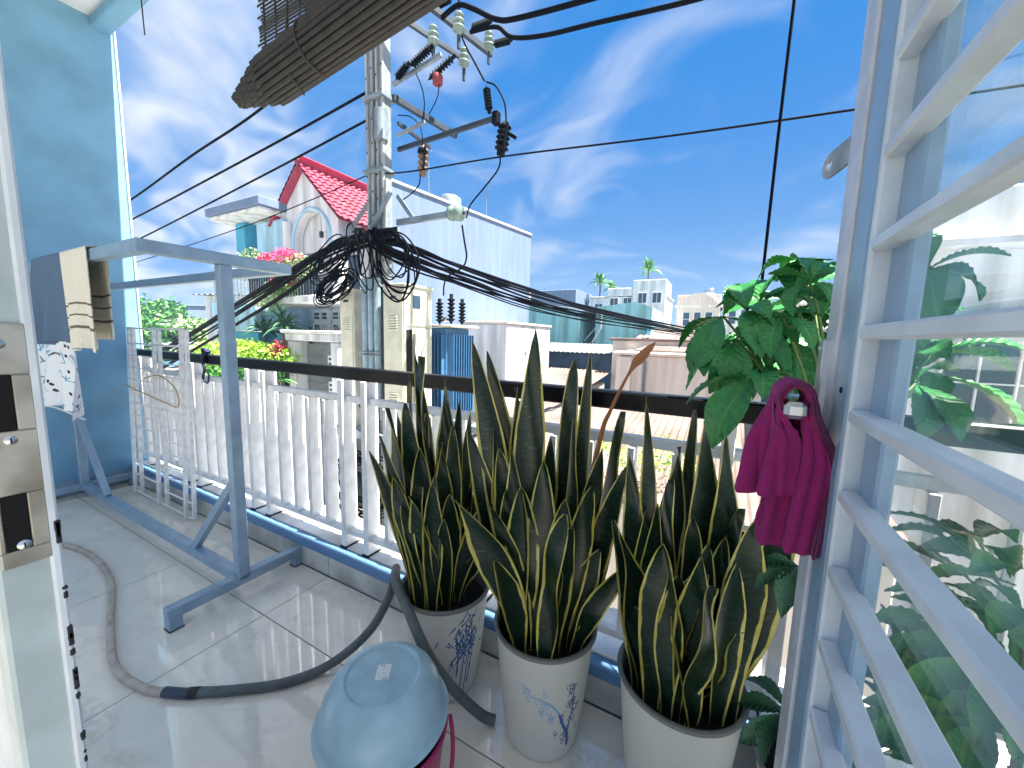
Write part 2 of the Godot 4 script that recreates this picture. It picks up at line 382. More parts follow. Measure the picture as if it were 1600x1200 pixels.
const SNAKE = [
	[0, Vector3(-0.897, 0.33, -0.976), Vector3(-1.010, 0.899, -0.872), 0.045],
	[0, Vector3(-0.895, 0.33, -0.973), Vector3(-0.998, 0.940, -0.914), 0.050],
	[0, Vector3(-0.905, 0.33, -0.983), Vector3(-0.999, 1.033, -0.943), 0.065],
	[0, Vector3(-0.944, 0.33, -1.044), Vector3(-0.974, 1.142, -1.025), 0.030],
	[0, Vector3(-0.888, 0.33, -1.046), Vector3(-0.934, 1.210, -1.048), 0.070],
	[0, Vector3(-0.905, 0.33, -1.085), Vector3(-0.979, 1.217, -1.061), 0.045],
	[0, Vector3(-0.902, 0.33, -1.021), Vector3(-0.942, 1.051, -0.972), 0.070],
	[0, Vector3(-0.932, 0.33, -1.034), Vector3(-1.019, 1.002, -1.009), 0.045],
	[0, Vector3(-0.796, 0.33, -1.055), Vector3(-0.805, 0.978, -1.063), 0.055],
	[0, Vector3(-0.847, 0.33, -1.128), Vector3(-0.835, 1.048, -1.141), 0.050],
	[0, Vector3(-0.817, 0.33, -0.979), Vector3(-0.836, 0.775, -0.880), 0.060],
	[0, Vector3(-0.845, 0.33, -0.985), Vector3(-0.886, 0.728, -0.888), 0.050],
	[0, Vector3(-0.881, 0.33, -1.142), Vector3(-0.889, 1.124, -1.125), 0.060],
	[0, Vector3(-0.929, 0.33, -1.035), Vector3(-0.916, 1.008, -1.051), 0.060],
	[0, Vector3(-0.824, 0.33, -1.015), Vector3(-0.811, 0.927, -1.008), 0.060],
	[0, Vector3(-0.851, 0.33, -0.951), Vector3(-0.918, 0.821, -0.884), 0.050],
	[0, Vector3(-0.835, 0.33, -1.144), Vector3(-0.825, 1.007, -1.197), 0.040],
	[0, Vector3(-0.860, 0.33, -0.984), Vector3(-0.874, 0.905, -0.967), 0.065],
	[0, Vector3(-0.821, 0.33, -0.966), Vector3(-0.802, 0.830, -0.964), 0.060],
	[1, Vector3(-0.534, 0.33, -1.030), Vector3(-0.694, 1.270, -1.012), 0.070],
	[1, Vector3(-0.528, 0.33, -1.085), Vector3(-0.669, 1.238, -1.064), 0.070],
	[1, Vector3(-0.535, 0.33, -1.102), Vector3(-0.572, 1.126, -1.085), 0.070],
	[1, Vector3(-0.525, 0.33, -1.156), Vector3(-0.532, 1.106, -1.150), 0.030],
	[1, Vector3(-0.499, 0.33, -1.031), Vector3(-0.485, 1.310, -1.039), 0.075],
	[1, Vector3(-0.411, 0.33, -1.133), Vector3(-0.396, 1.218, -1.130), 0.060],
	[1, Vector3(-0.386, 0.33, -1.169), Vector3(-0.361, 1.244, -1.183), 0.040],
	[1, Vector3(-0.308, 0.33, -1.130), Vector3(-0.245, 1.073, -1.162), 0.060],
	[1, Vector3(-0.321, 0.33, -1.093), Vector3(-0.208, 0.934, -1.098), 0.060],
	[1, Vector3(-0.488, 0.33, -1.011), Vector3(-0.613, 0.837, -0.824), 0.090],
	[1, Vector3(-0.467, 0.33, -1.008), Vector3(-0.546, 0.807, -0.894), 0.050],
	[1, Vector3(-0.481, 0.33, -0.993), Vector3(-0.522, 0.966, -0.976), 0.075],
	[1, Vector3(-0.560, 0.33, -1.031), Vector3(-0.611, 1.002, -1.018), 0.045],
	[1, Vector3(-0.380, 0.33, -1.008), Vector3(-0.353, 0.839, -0.986), 0.070],
	[1, Vector3(-0.384, 0.33, -1.039), Vector3(-0.327, 0.765, -0.984), 0.060],
	[1, Vector3(-0.555, 0.33, -1.018), Vector3(-0.687, 0.995, -0.980), 0.060],
	[1, Vector3(-0.373, 0.33, -1.072), Vector3(-0.372, 1.049, -1.085), 0.055],
	[1, Vector3(-0.489, 0.33, -1.109), Vector3(-0.540, 1.047, -1.147), 0.060],
	[1, Vector3(-0.528, 0.33, -1.035), Vector3(-0.575, 0.947, -0.992), 0.070],
	[1, Vector3(-0.473, 0.33, -1.126), Vector3(-0.463, 0.975, -1.126), 0.060],
	[1, Vector3(-0.357, 0.33, -1.103), Vector3(-0.296, 0.959, -1.129), 0.060],
	[1, Vector3(-0.422, 0.33, -0.992), Vector3(-0.436, 0.925, -1.018), 0.070],
	[1, Vector3(-0.360, 0.33, -1.036), Vector3(-0.296, 0.866, -1.046), 0.065],
	[1, Vector3(-0.483, 0.33, -1.002), Vector3(-0.476, 0.859, -0.955), 0.080],
	[2, Vector3(-0.122, 0.33, -1.069), Vector3(-0.171, 1.133, -1.092), 0.035],
	[2, Vector3(-0.144, 0.33, -1.053), Vector3(-0.200, 0.965, -1.067), 0.050],
	[2, Vector3(-0.088, 0.33, -1.138), Vector3(-0.081, 1.000, -1.122), 0.055],
	[2, Vector3(-0.059, 0.33, -1.181), Vector3(-0.052, 1.099, -1.174), 0.030],
	[2, Vector3(0.006, 0.33, -1.103), Vector3(-0.024, 1.085, -1.085), 0.080],
	[2, Vector3(0.049, 0.33, -1.084), Vector3(0.029, 1.057, -1.105), 0.060],
	[2, Vector3(0.040, 0.33, -1.106), Vector3(0.077, 0.876, -1.083), 0.050],
	[2, Vector3(0.082, 0.33, -1.040), Vector3(0.098, 0.879, -1.021), 0.075],
	[2, Vector3(0.082, 0.33, -1.079), Vector3(0.180, 0.906, -1.050), 0.085],
	[2, Vector3(-0.131, 0.33, -1.016), Vector3(-0.218, 0.809, -0.992), 0.050],
	[2, Vector3(-0.124, 0.33, -1.016), Vector3(-0.193, 0.803, -0.956), 0.085],
	[2, Vector3(-0.131, 0.33, -1.041), Vector3(-0.117, 0.850, -1.059), 0.050],
	[2, Vector3(-0.140, 0.33, -1.049), Vector3(-0.150, 0.834, -1.035), 0.050],
	[2, Vector3(-0.011, 0.33, -1.024), Vector3(-0.028, 0.853, -1.005), 0.060],
	[2, Vector3(-0.091, 0.33, -1.059), Vector3(-0.089, 0.917, -1.082), 0.060],
	[2, Vector3(0.029, 0.33, -1.125), Vector3(0.018, 0.903, -1.135), 0.060],
	[2, Vector3(0.059, 0.33, -1.094), Vector3(0.150, 0.897, -1.095), 0.060],
	[2, Vector3(-0.089, 0.33, -0.981), Vector3(-0.089, 0.793, -0.961), 0.070],
	[2, Vector3(-0.010, 0.33, -1.006), Vector3(0.007, 0.809, -0.985), 0.070],
	[2, Vector3(-0.003, 0.33, -0.973), Vector3(-0.027, 0.733, -0.955), 0.070],
	[2, Vector3(0.057, 0.33, -1.008), Vector3(0.067, 0.792, -0.963), 0.075],
]
const DRY_LEAF = [Vector3(-0.314, 0.949, -1.158), Vector3(-0.283, 1.074, -1.166), Vector3(-0.235, 1.194, -1.177), Vector3(-0.205, 1.239, -1.182), Vector3(-0.168, 1.286, -1.188)]
const MONEY = [
	[Vector3(0.083, 1.206, -1.117), [Vector3(-0.069, 1.126, -1.068), Vector3(-0.002, 1.028, -1.040), Vector3(0.016, 1.195, -1.200), Vector3(0.161, 1.191, -1.189), Vector3(0.088, 1.163, -0.996)]],
	[Vector3(-0.004, 1.360, -1.250), [Vector3(-0.113, 1.266, -1.245), Vector3(-0.070, 1.175, -1.248), Vector3(-0.036, 1.195, -1.149), Vector3(-0.067, 1.222, -1.348), Vector3(0.154, 1.201, -1.140), Vector3(0.048, 1.451, -1.369)]],
	[Vector3(0.051, 1.372, -1.219), [Vector3(0.155, 1.287, -1.109), Vector3(-0.025, 1.383, -1.240), Vector3(0.024, 1.456, -1.340), Vector3(0.099, 1.343, -1.116), Vector3(0.086, 1.251, -1.097)]],
	[Vector3(0.082, 1.402, -1.297), [Vector3(0.233, 1.503, -1.279), Vector3(0.137, 1.394, -1.192), Vector3(0.007, 1.446, -1.400), Vector3(0.134, 1.476, -1.444)]],
	[Vector3(0.143, 1.409, -1.242), [Vector3(0.202, 1.384, -1.132), Vector3(0.247, 1.496, -1.327), Vector3(0.183, 1.484, -1.388), Vector3(0.190, 1.347, -1.185), Vector3(0.088, 1.396, -1.197)]],
	[Vector3(0.123, 1.292, -1.294), [Vector3(0.226, 1.184, -1.229), Vector3(0.168, 1.171, -1.188), Vector3(0.105, 1.223, -1.195), Vector3(0.065, 1.241, -1.348), Vector3(0.037, 1.298, -1.400)]],
	[Vector3(0.176, 1.527, -1.389), [Vector3(0.076, 1.471, -1.348), Vector3(0.237, 1.489, -1.380), Vector3(0.179, 1.436, -1.288), Vector3(0.145, 1.502, -1.493)]],
	[Vector3(0.225, 1.321, -1.382), [Vector3(0.273, 1.455, -1.475), Vector3(0.164, 1.273, -1.340), Vector3(0.266, 1.253, -1.273), Vector3(0.205, 1.216, -1.284), Vector3(0.164, 1.382, -1.491)]],
	[Vector3(0.201, 1.243, -1.486), [Vector3(0.124, 1.155, -1.495), Vector3(0.277, 1.155, -1.423), Vector3(0.214, 1.116, -1.383), Vector3(0.139, 1.280, -1.594)]],
	[Vector3(0.096, 1.279, -1.497), [Vector3(-0.011, 1.210, -1.500), Vector3(0.050, 1.153, -1.449), Vector3(0.132, 1.165, -1.394), Vector3(0.020, 1.322, -1.600)]],
	[Vector3(0.031, 1.296, -1.180), [Vector3(-0.061, 1.210, -1.158), Vector3(-0.020, 1.152, -1.130), Vector3(0.041, 1.145, -1.099), Vector3(0.112, 1.199, -1.195), Vector3(0.081, 1.354, -1.257)]],
	[Vector3(0.172, 1.436, -1.167), [Vector3(0.088, 1.463, -1.197), Vector3(0.141, 1.350, -1.111), Vector3(0.221, 1.366, -1.139), Vector3(0.230, 1.482, -1.239), Vector3(0.140, 1.515, -1.272)]],
	[Vector3(0.122, 1.352, -1.143), [Vector3(0.049, 1.312, -1.119), Vector3(0.104, 1.252, -1.085), Vector3(0.182, 1.270, -1.095), Vector3(0.207, 1.354, -1.182)]],
	[Vector3(0.368, 1.399, -1.299), [Vector3(0.306, 1.322, -1.366), Vector3(0.454, 1.337, -1.271), Vector3(0.373, 1.261, -1.193), Vector3(0.351, 1.495, -1.407), Vector3(0.453, 1.484, -1.377)]],
	[Vector3(0.397, 1.464, -1.238), [Vector3(0.346, 1.509, -1.305), Vector3(0.438, 1.381, -1.117), Vector3(0.380, 1.316, -1.085), Vector3(0.524, 1.484, -1.244), Vector3(0.388, 1.560, -1.345)]],
	[Vector3(0.435, 1.195, -1.331), [Vector3(0.375, 1.120, -1.349), Vector3(0.481, 1.082, -1.208), Vector3(0.427, 1.069, -1.228), Vector3(0.536, 1.230, -1.401), Vector3(0.400, 1.254, -1.446)]],
	[Vector3(0.325, 1.253, -1.362), [Vector3(0.266, 1.177, -1.374), Vector3(0.390, 1.179, -1.293), Vector3(0.327, 1.112, -1.258), Vector3(0.299, 1.324, -1.470)]],
]
func make_materials() -> void:
	var w := Color(1, 1, 1)
	var soft := noise_tex(0.012, 3, Color(0.88, 0.88, 0.88), w, 512, 5, 0.15, 1.3)
	var stain := noise_tex(0.006, 11, Color(0.72, 0.71, 0.69), w, 512, 6, 0.28, 1.5)
	var fine := noise_tex(0.09, 5, Color(0.86, 0.86, 0.86), w, 512, 4, 0.1, 1.6)
	var bump := normal_tex(0.06, 7, 4.0)
	var ripple := normal_tex(0.015, 9, 3.0)
	# floor marble: cloudy white with faint grey veins
	var n1 := noise(0.004, 21, 5)
	var n2 := noise(0.012, 22, 4)
	var im := Image.create(1024, 1024, false, Image.FORMAT_RGB8)
	for y in 1024:
		for x in 1024:
			var wx := n2.get_noise_2d(x, y) * 60.0
			var v := absf(n1.get_noise_2d(x + wx, y * 1.7 - wx))
			var vein := pow(1.0 - clampf(v * 3.2, 0, 1), 5.0) * clampf(0.5 + n2.get_noise_2d(x * 0.5, y * 0.5), 0, 1)
			var c := 0.94 + n2.get_noise_2d(x, y) * 0.02 - vein * 0.06 - 0.07 * smoothstep(0.16, 0.5, n1.get_noise_2d(y * 1.3 + 500.0, x * 0.6)) * clampf(0.6 + n2.get_noise_2d(x * 4.0, y * 4.0) * 1.5, 0, 1)
			im.set_pixel(x, y, Color(c, c * 0.995, c * 0.985))
	im.generate_mipmaps()
	var marble := ImageTexture.create_from_image(im)
	M.tile = tri_map(mat("#f2ece0", 0.13), marble, 0.62)
	M.tile.roughness_texture = noise_tex(0.01, 31, Color(0.3, 0.3, 0.3), w, 512, 5, 0.0, 2.2)
	M.tile.roughness = 0.07
	M.tile.metallic_specular = 0.8

	M.tile2 = tri_map(mat("#ebe6dc", 0.2), marble, 0.62)
	M.tile2.roughness = 0.09
	M.tile2.metallic_specular = 0.7
	M.grout = tri_map(mat("#1f1f1e", 0.9), fine, 1.0)
	M.curb_tile = tri_map(mat("#c3c4bf", 0.3), stain, 0.9)
	M.ledge = tri_map(mat("#e4e5e6", 0.7), stain, 0.6, bump, 0.2)
	M.blue_edge = tri_map(mat("#5d88b4", 0.5), fine, 2.0)
	M.wall_blue = tri_map(mat("#76a8ca", 0.75), soft, 0.35, ripple, 0.12)
	M.ceiling = tri_map(mat("#d9dde0", 0.8), soft, 0.3)
	M.skirt = tri_map(mat("#93a4b0", 0.5), stain, 0.8)
	M.facade = tri_map(mat("#d4dade", 0.8), soft, 0.3)
	M.rail_white = tri_map(mat("#e8eaec", 0.45), soft, 1.3)
	M.rail_black = tri_map(mat("#080b12", 0.3), fine, 1.0)
	M.rail_black.metallic_specular = 0.3
	M.rack = tri_map(mat("#8da6bc", 0.35), soft, 1.2)
	M.rack.metallic = 0.15
	M.grille = tri_map(mat("#eef0f2", 0.4), soft, 2.0)
	M.door_blue = tri_map(mat("#86a4c0", 0.35), soft, 1.4)
	M.door_white = tri_map(mat("#dfe6ee", 0.35), soft, 1.2)
	M.bar_paint = tri_map(mat("#cdd7e1", 0.35), soft, 1.2)
	M.lip = tri_map(mat("#c3c7d2", 0.4), soft, 1.5)
	M.jamb = tri_map(mat("#bccacd", 0.45), soft, 1.5)
	M.rubber = mat("#22242a", 0.6)
	M.steel = mat("#c9ccd0", 0.28, 1.0)
	M.steel_worn = tri_map(mat("#b5b2ac", 0.42, 0.9), stain, 4.0)
	M.hole = mat("#05060a", 0.9)  # black that paints the shade inside openings; also colours the rivet
	M.galv = tri_map(mat("#7d8c98", 0.55, 0.2), stain, 0.9)
	M.galv_dark = tri_map(mat("#2c3a4a", 0.6, 0.1), stain, 0.9)
	M.concrete = tri_map(mat("#828e98", 0.9), stain, 0.8, bump, 0.5)
	M.concrete_light = tri_map(mat("#a3a9ab", 0.9), stain, 0.8, bump, 0.5)
	M.cable = mat("#0b0d13", 0.55)
	M.cable_grey = mat("#14171d", 0.55)
	M.cable.metallic_specular = 0.12
	M.cable_grey.metallic_specular = 0.12
	M.porcelain = mat("#6c807c", 0.2)
	M.porcelain_dark = mat("#6d8f8c", 0.2)
	M.polymer = mat("#12171f", 0.6)
	M.polymer.metallic_specular = 0.15
	M.brown_poly = mat("#6e5440", 0.5)
	M.red_tag = mat("#7e2f36", 0.6)
	M.cabinet = tri_map(mat("#c9c7b6", 0.5), soft, 0.7)
	M.conduit = tri_map(mat("#8da5b4", 0.35), stain, 1.1)
	M.transformer = tri_map(mat("#41739f", 0.4), soft, 1.0)
	# buildings
	M.white_wall = tri_map(mat("#dde1e7", 0.85), stain, 0.12)
	M.cream_wall = tri_map(mat("#d8cfc6", 0.85), stain, 0.12)
	M.grey_wall = tri_map(mat("#6b7fa0", 0.85), soft, 0.09)
	M.pale_blue = tri_map(mat("#a6cfea", 0.8), soft, 0.15)
	M.teal = tri_map(mat("#3f9fc4", 0.7), soft, 0.2)
	M.mint = tri_map(mat("#98d6da", 0.8), soft, 0.12)
	M.roof_red = tri_map(mat("#a53350", 0.55), stain, 0.5)
	M.tin = tri_map(mat("#80706b", 0.5), stain, 0.22)
	M.tin_grey = tri_map(mat("#757d82", 0.55), stain, 0.2)
	M.shed_blue = tri_map(mat("#4a6583", 0.6), stain, 0.4)
	M.win_glass = mat("#31475c", 0.08)
	M.road = tri_map(mat("#a8a6a0", 0.9), stain, 0.12, bump, 0.4)
	M.land = tri_map(mat("#8d8a80", 0.95), stain, 0.03)
	M.black_iron = mat("#1d2024", 0.5)
	# rain streaks run down walls and poles
	for k in ["white_wall", "cream_wall", "mint", "pale_blue"]:
		M[k].uv1_scale = Vector3(0.5, 0.05, 0.5)
		M[k].albedo_texture = stain
	M.cream_wall.albedo_texture = soft
	M.grey_wall.uv1_scale = Vector3(0.4, 0.05, 0.4)
	M.grey_wall.albedo_texture = soft
	M.concrete.uv1_scale = Vector3(2.4, 0.25, 2.4)
	M.concrete_light.uv1_scale = Vector3(2.4, 0.25, 2.4)
	# plants
	M.leaf_lime = leaf_mat("#6f9a2c", "#b3d356", "#7fa030")
	M.leaf_green = leaf_mat("#235f2c", "#639c42", "#4d7c2a")
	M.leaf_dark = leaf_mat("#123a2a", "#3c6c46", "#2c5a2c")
	M.leaf_pale = leaf_mat("#6c9060", "#b3c79a", "#6d8c50")
	M.flower = leaf_mat("#b01f63", "#ef5f9f", "#a03060")
	M.flower_red = leaf_mat("#7a2230", "#c04a58", "#803038")
	M.bark = tri_map(mat("#6d6252", 0.9), stain, 3.0, bump, 0.8)
	M.soil = tri_map(mat("#17130f", 1.0), fine, 6.0, bump, 1.0)
	M.dry = tri_map(mat("#a06a44", 0.75), fine, 8.0)
	M.money = StandardMaterial3D.new()
	var mt := Image.create(128, 256, false, Image.FORMAT_RGB8)
	var nz := noise(0.03, 77, 3)
	for y in 256:
		for x in 128:
			var u := absf(x / 127.0 - 0.5) * 2.0
			var rib := absf(fposmod(y / 256.0 * 11.0 + u * 1.6, 1.0) - 0.5)
			var c := Color("#2a7646").lerp(Color("#4a9c4c"), clampf(0.5 + nz.get_noise_2d(x, y) * 0.5, 0, 1))
			c = c.lerp(Color("#6fae62"), clampf(1.0 - u * 16.0, 0, 1) * 0.8)
			c = c.lerp(Color("#74ac68"), clampf(1.0 - rib * 14.0, 0, 1) * 0.35)
			mt.set_pixel(x, y, c)
	mt.generate_mipmaps()
	M.money.albedo_texture = ImageTexture.create_from_image(mt)
	M.money.roughness = 0.32
	M.money.backlight_enabled = true
	M.money.backlight = Color("#9ccb45")
	M.money.cull_mode = BaseMaterial3D.CULL_DISABLED
	# variegated sword leaf: dark cross bands, yellow margins
	var variants := []
	for k in 3:
		var li := Image.create(128, 768, false, Image.FORMAT_RGB8)
		var a := noise(0.02, 40 + k, 3)
		var b := noise(0.05, 60 + k, 4)
		for y in 768:
			for x in 128:
				var u := absf(x / 127.0 - 0.5) * 2.0
				var band := b.get_noise_2d(x * 0.55 + a.get_noise_2d(x, y) * 20.0, y * 1.9)
				var c := Color("#0e2418").lerp(Color("#35543f"), smoothstep(0.1, 0.65, band))
				var lim := 0.83 + a.get_noise_2d(7.0 if x > 64 else 300.0, y * 0.35) * 0.09
				c = c.lerp(Color("#bdb048").lerp(Color("#d3ca7e"), clampf(0.5 + a.get_noise_2d(x, y * 0.3), 0, 1)), smoothstep(lim, lim + 0.05, u))
				li.set_pixel(x, y, c)
		li.generate_mipmaps()
		var m := StandardMaterial3D.new()
		m.albedo_texture = ImageTexture.create_from_image(li)
		m.roughness = 0.36
		m.backlight_enabled = true
		m.backlight = Color("#2a3312")
		variants.append(m)
	M.sword = variants
	# pots: speckled off-white glaze, two with blue brush painting
	M.pot_plain = pot_mat(0)
	M.pot_bamboo = pot_mat(1)
	M.pot_plum = pot_mat(2)
	M.pot_rim = tri_map(mat("#7d7e78", 0.6), fine, 4.0)
	M.basin = tri_map(mat("#a9cbdb", 0.3), soft, 2.0)
	M.bucket = mat("#a3215f", 0.35)
	M.hose_tan = tri_map(mat("#b8ada0", 0.55), stain, 3.0)
	M.hose_grey = tri_map(mat("#6e757b", 0.5), stain, 3.0)
	M.hose_dark = tri_map(mat("#5a6466", 0.5), stain, 3.0)
	M.coupler = mat("#27384a", 0.4)
	M.tape = mat("#101216", 0.5)
	M.towel_grey = cloth(mat("#566f8b", 0.95), fine, bump)
	M.purple = cloth(mat("#86105f", 0.95), fine, bump)
	M.purple.rim_enabled = true
	M.purple.rim = 0.4
	var ct := Image.create(256, 512, false, Image.FORMAT_RGB8)
	ct.fill(Color("#ddd8c8"))
	for r in [[400, 5], [430, 4], [462, 7]]:
		for x in 256:
			for y in range(r[0], r[0] + r[1]):
				ct.set_pixel(x, y + int(sin(x * 0.05) * 2.0), Color("#6f6255"))
	for r in [[110, 5], [82, 4], [50, 7]]:
		for x in 256:
			for y in range(r[0], r[0] + r[1]):
				ct.set_pixel(x, y, Color("#6f6255"))
	ct.generate_mipmaps()
	M.towel_cream = cloth(mat("#ffffff", 0.95), ImageTexture.create_from_image(ct), bump)
	M.towel_cream.uv1_triplanar = false
	M.towel_cream.uv1_world_triplanar = false
	M.towel_cream.uv1_scale = Vector3.ONE
	var pt := Image.create(512, 512, false, Image.FORMAT_RGB8)
	pt.fill(Color("#e3e6ea"))
	rng.seed = 91
	for i in 60:
		var p := Vector2(rng.randf_range(0, 512), rng.randf_range(0, 512))
		var col: Color = [Color("#5fa3c4"), Color("#7c93a8"), Color("#3b4656"), Color("#a9c6d6")][rng.randi() % 4]
		var q := p
		for s in 3:
			var q2 := q + Vector2(rng.randf_range(-40, 40), rng.randf_range(-40, 40))
			stroke(pt, q, q2, rng.randf_range(2, 6), 2, col, 0.8)
			q = q2
	for i in 26:
		var p := Vector2(rng.randf_range(20, 490), rng.randf_range(180, 480))
		stroke(pt, p, p + Vector2(rng.randf_range(-6, 6), 5), 6, 5, Color("#2b2f3a"))
	pt.generate_mipmaps()
	M.cloth_print = mat("#ffffff", 0.9)
	M.cloth_print.albedo_texture = ImageTexture.create_from_image(pt)
	M.bamboo_slat = tri_map(mat("#2e2d2c", 0.7), stain, 3.0)
	M.bamboo_slat.backlight_enabled = true
	M.bamboo_slat.backlight = Color("#24221f")
	M.string = mat("#3a3a38", 0.9)
	M.pane = StandardMaterial3D.new()
	M.pane.albedo_color = Color(0.50, 0.82, 0.76, 0.08)
	M.pane.transparency = BaseMaterial3D.TRANSPARENCY_ALPHA
	M.pane.roughness = 0.03
	M.pane.metallic_specular = 0.42
	M.pane_edge = mat("#7fb8b0", 0.2)
	M.sticker = sticker_mat()
	M.leaf_stem = mat("#5d7a42", 0.6)
	M.pot_red = tri_map(mat("#6d3038", 0.6), stain, 3.0)
	M.navy = mat("#1c2748", 0.5)
	M.straw = mat("#b39a62", 0.9)
	M.mint_grey = tri_map(mat("#a9bdb8", 0.85), stain, 0.15)

func cloth(m: StandardMaterial3D, tex: Texture2D, nrm: Texture2D) -> StandardMaterial3D:
	tri_map(m, tex, 9.0, nrm, 1.0)
	return m

func sticker_mat() -> StandardMaterial3D:
	var im := Image.create(96, 128, false, Image.FORMAT_RGB8)
	im.fill(Color("#e6e9ec"))
	rng.seed = 4
	for i in 26:
		var a := Vector2(rng.randf_range(10, 86), rng.randf_range(16, 110))
		stroke(im, a, a + Vector2(rng.randf_range(-14, 14), rng.randf_range(-8, 8)), 2.0, 1.0, Color("#9aa4b0"), 0.8)
	stroke(im, Vector2(14, 10), Vector2(50, 10), 3, 3, Color("#59636f"))
	stroke(im, Vector2(50, 118), Vector2(86, 116), 3, 3, Color("#59636f"))
	im.generate_mipmaps()
	var m := mat("#ffffff", 0.4)
	m.albedo_texture = ImageTexture.create_from_image(im)
	return m

func pot_mat(kind: int) -> StandardMaterial3D:
	var W := 2048
	var H := 768
	var im := Image.create(W, H, false, Image.FORMAT_RGB8)
	im.fill(Color("#cdcbc0"))
	var g := RandomNumberGenerator.new()
	g.seed = 300 + kind
	for i in 26000:
		var p := Vector2(g.randi() % W, g.randi() % H)
		var c := Color("#b6b9b2") if g.randf() < 0.7 else Color("#dfe1dc")
		im.set_pixel(int(p.x), int(p.y), c)
		im.set_pixel(mini(int(p.x) + 1, W - 1), int(p.y), c)
	var ink := Color("#3c5f9a")
	var ink2 := Color("#2b4478")
	var pale := Color("#86a9c8")
	if kind == 1:
		for s in [[1010, 690, 1050, 270], [1050, 700, 1100, 300], [1085, 640, 1130, 330], [975, 560, 990, 350]]:
			paint(im, Vector2(s[0], s[1]), Vector2(s[2], s[3]), 7, 4, ink)
		for i in 80:
			var c := Vector2(g.randfn(1040, 62), g.randfn(350, 75))
			var a := g.randf_range(0.15, 0.85) * PI
			if g.randf() < 0.3: a = -g.randf_range(0.1, 0.9) * PI
			paint(im, c, c + Vector2(cos(a), sin(a)) * g.randf_range(40, 95), 6, 1, ink if g.randf() < 0.6 else ink2, 0.85)
		for i in 16:
			var c := Vector2(g.randfn(880, 30), g.randfn(540, 40))
			paint(im, c, c + Vector2(g.randf_range(-40, 30), g.randf_range(10, 60)), 4, 1, pale, 0.6)
	if kind == 2:
		var tr := [Vector2(1120, 660), Vector2(1105, 580), Vector2(1060, 520), Vector2(1020, 440), Vector2(960, 380), Vector2(880, 350), Vector2(800, 345)]
		for i in 6:
			paint(im, tr[i], tr[i + 1], 13 - i * 1.8, 12 - i * 1.8, ink if i < 3 else pale)
		paint(im, Vector2(1105, 580), Vector2(1130, 420), 9, 5, ink)
		paint(im, Vector2(1130, 420), Vector2(1120, 290), 5, 3, ink2)
		for i in 46:
			var t := g.randf()
			var c := Vector2(lerpf(1130, 780, t), lerpf(560, 330, t)) + Vector2(g.randfn(0, 36), g.randfn(0, 44))
			if g.randf() < 0.4:
				c = Vector2(g.randfn(1120, 26), g.randf_range(280, 640))
			var col := ink2 if c.x > 990 else pale
			for k in 5:
				var a := TAU * k / 5 + g.randf()
				paint(im, c + Vector2(cos(a), sin(a)) * 14, c + Vector2(cos(a + 1), sin(a + 1)) * 16, 2.4, 2.0, col, 0.8)
			if g.randf() < 0.5:
				var a := g.randf() * TAU
				paint(im, c, c + Vector2(cos(a), sin(a)) * 40, 3, 1.5, col, 0.8)
	im.flip_x()
	im.generate_mipmaps()
	var m := mat("#ffffff", 0.55)
	m.albedo_texture = ImageTexture.create_from_image(im)
	return m

# painting coordinates run over the pot's side, lip at y 0 and foot at y 600
func paint(im: Image, a: Vector2, b: Vector2, w0: float, w1: float, col: Color, fade := 1.0) -> void:
	stroke(im, Vector2(a.x, (a.y - 270) * 0.95 + 125), Vector2(b.x, (b.y - 270) * 0.95 + 125), w0, w1, col, fade)
const CLEAR := Vector3(0.08, 0.30, -0.95)
func make_sky() -> Sky:
	var W := 1536
	var H := 768
	var im := Image.create(W, H, false, Image.FORMAT_RGBF)
	var a := noise(0.9, 101, 5)
	var b := noise(2.4, 102, 5)
	var warp := noise(0.7, 103, 3)
	for y in H:
		var th := PI * (y + 0.5) / H
		for x in W:
			var ph := TAU * (x + 0.5) / W
			var d := Vector3(sin(ph) * sin(th), cos(th), -cos(ph) * sin(th))
			var el := maxf(d.y, 0.0)
			# clear patch over the street; cloud left, more added unseen behind to whiten light
			var left := smoothstep(0.55, 1.25, acos(clampf(d.dot(CLEAR), -1, 1)))
			var blue := Color(0.030, 0.245, 0.70).lerp(Color(0.42, 0.63, 0.87), pow(1.0 - el, 4.2))
			blue = blue.lerp(Color(0.17, 0.38, 0.76), left * 0.6)
			var k := 1.0 / (el + 0.22)
			var q := Vector3(d.x * k, 0.0, d.z * k)
			var wv := warp.get_noise_3dv(q * 1.2) * 0.9
			# long streaks running up to the right over the street, broken banks to the left
			var s1 := a.get_noise_2d((q.x + q.z * 0.5) * 0.55 + wv * 0.5, (q.z * 0.9 - q.x * 0.35) * 1.9 + wv)
			var s2 := b.get_noise_2d(q.x * 0.7 + wv, q.z * 1.3 + q.x * 0.4 + wv * 0.6)
			var cover := lerpf(0.10, 0.50, left)
			var cl := smoothstep(0.0, 0.9, s1 * 0.8 + s2 * 0.42 + cover)
			cl *= lerpf(0.46, 0.95, left) * smoothstep(-0.02, 0.12, d.y)
			var c := blue.lerp(Color(0.88, 0.92, 0.98), cl)
			if d.y < 0.0:
				c = Color(0.42, 0.52, 0.62)
			im.set_pixel(x, y, c)
	var s := Sky.new()
	var pm := PanoramaSkyMaterial.new()
	pm.panorama = ImageTexture.create_from_image(im)
	s.sky_material = pm
	return s

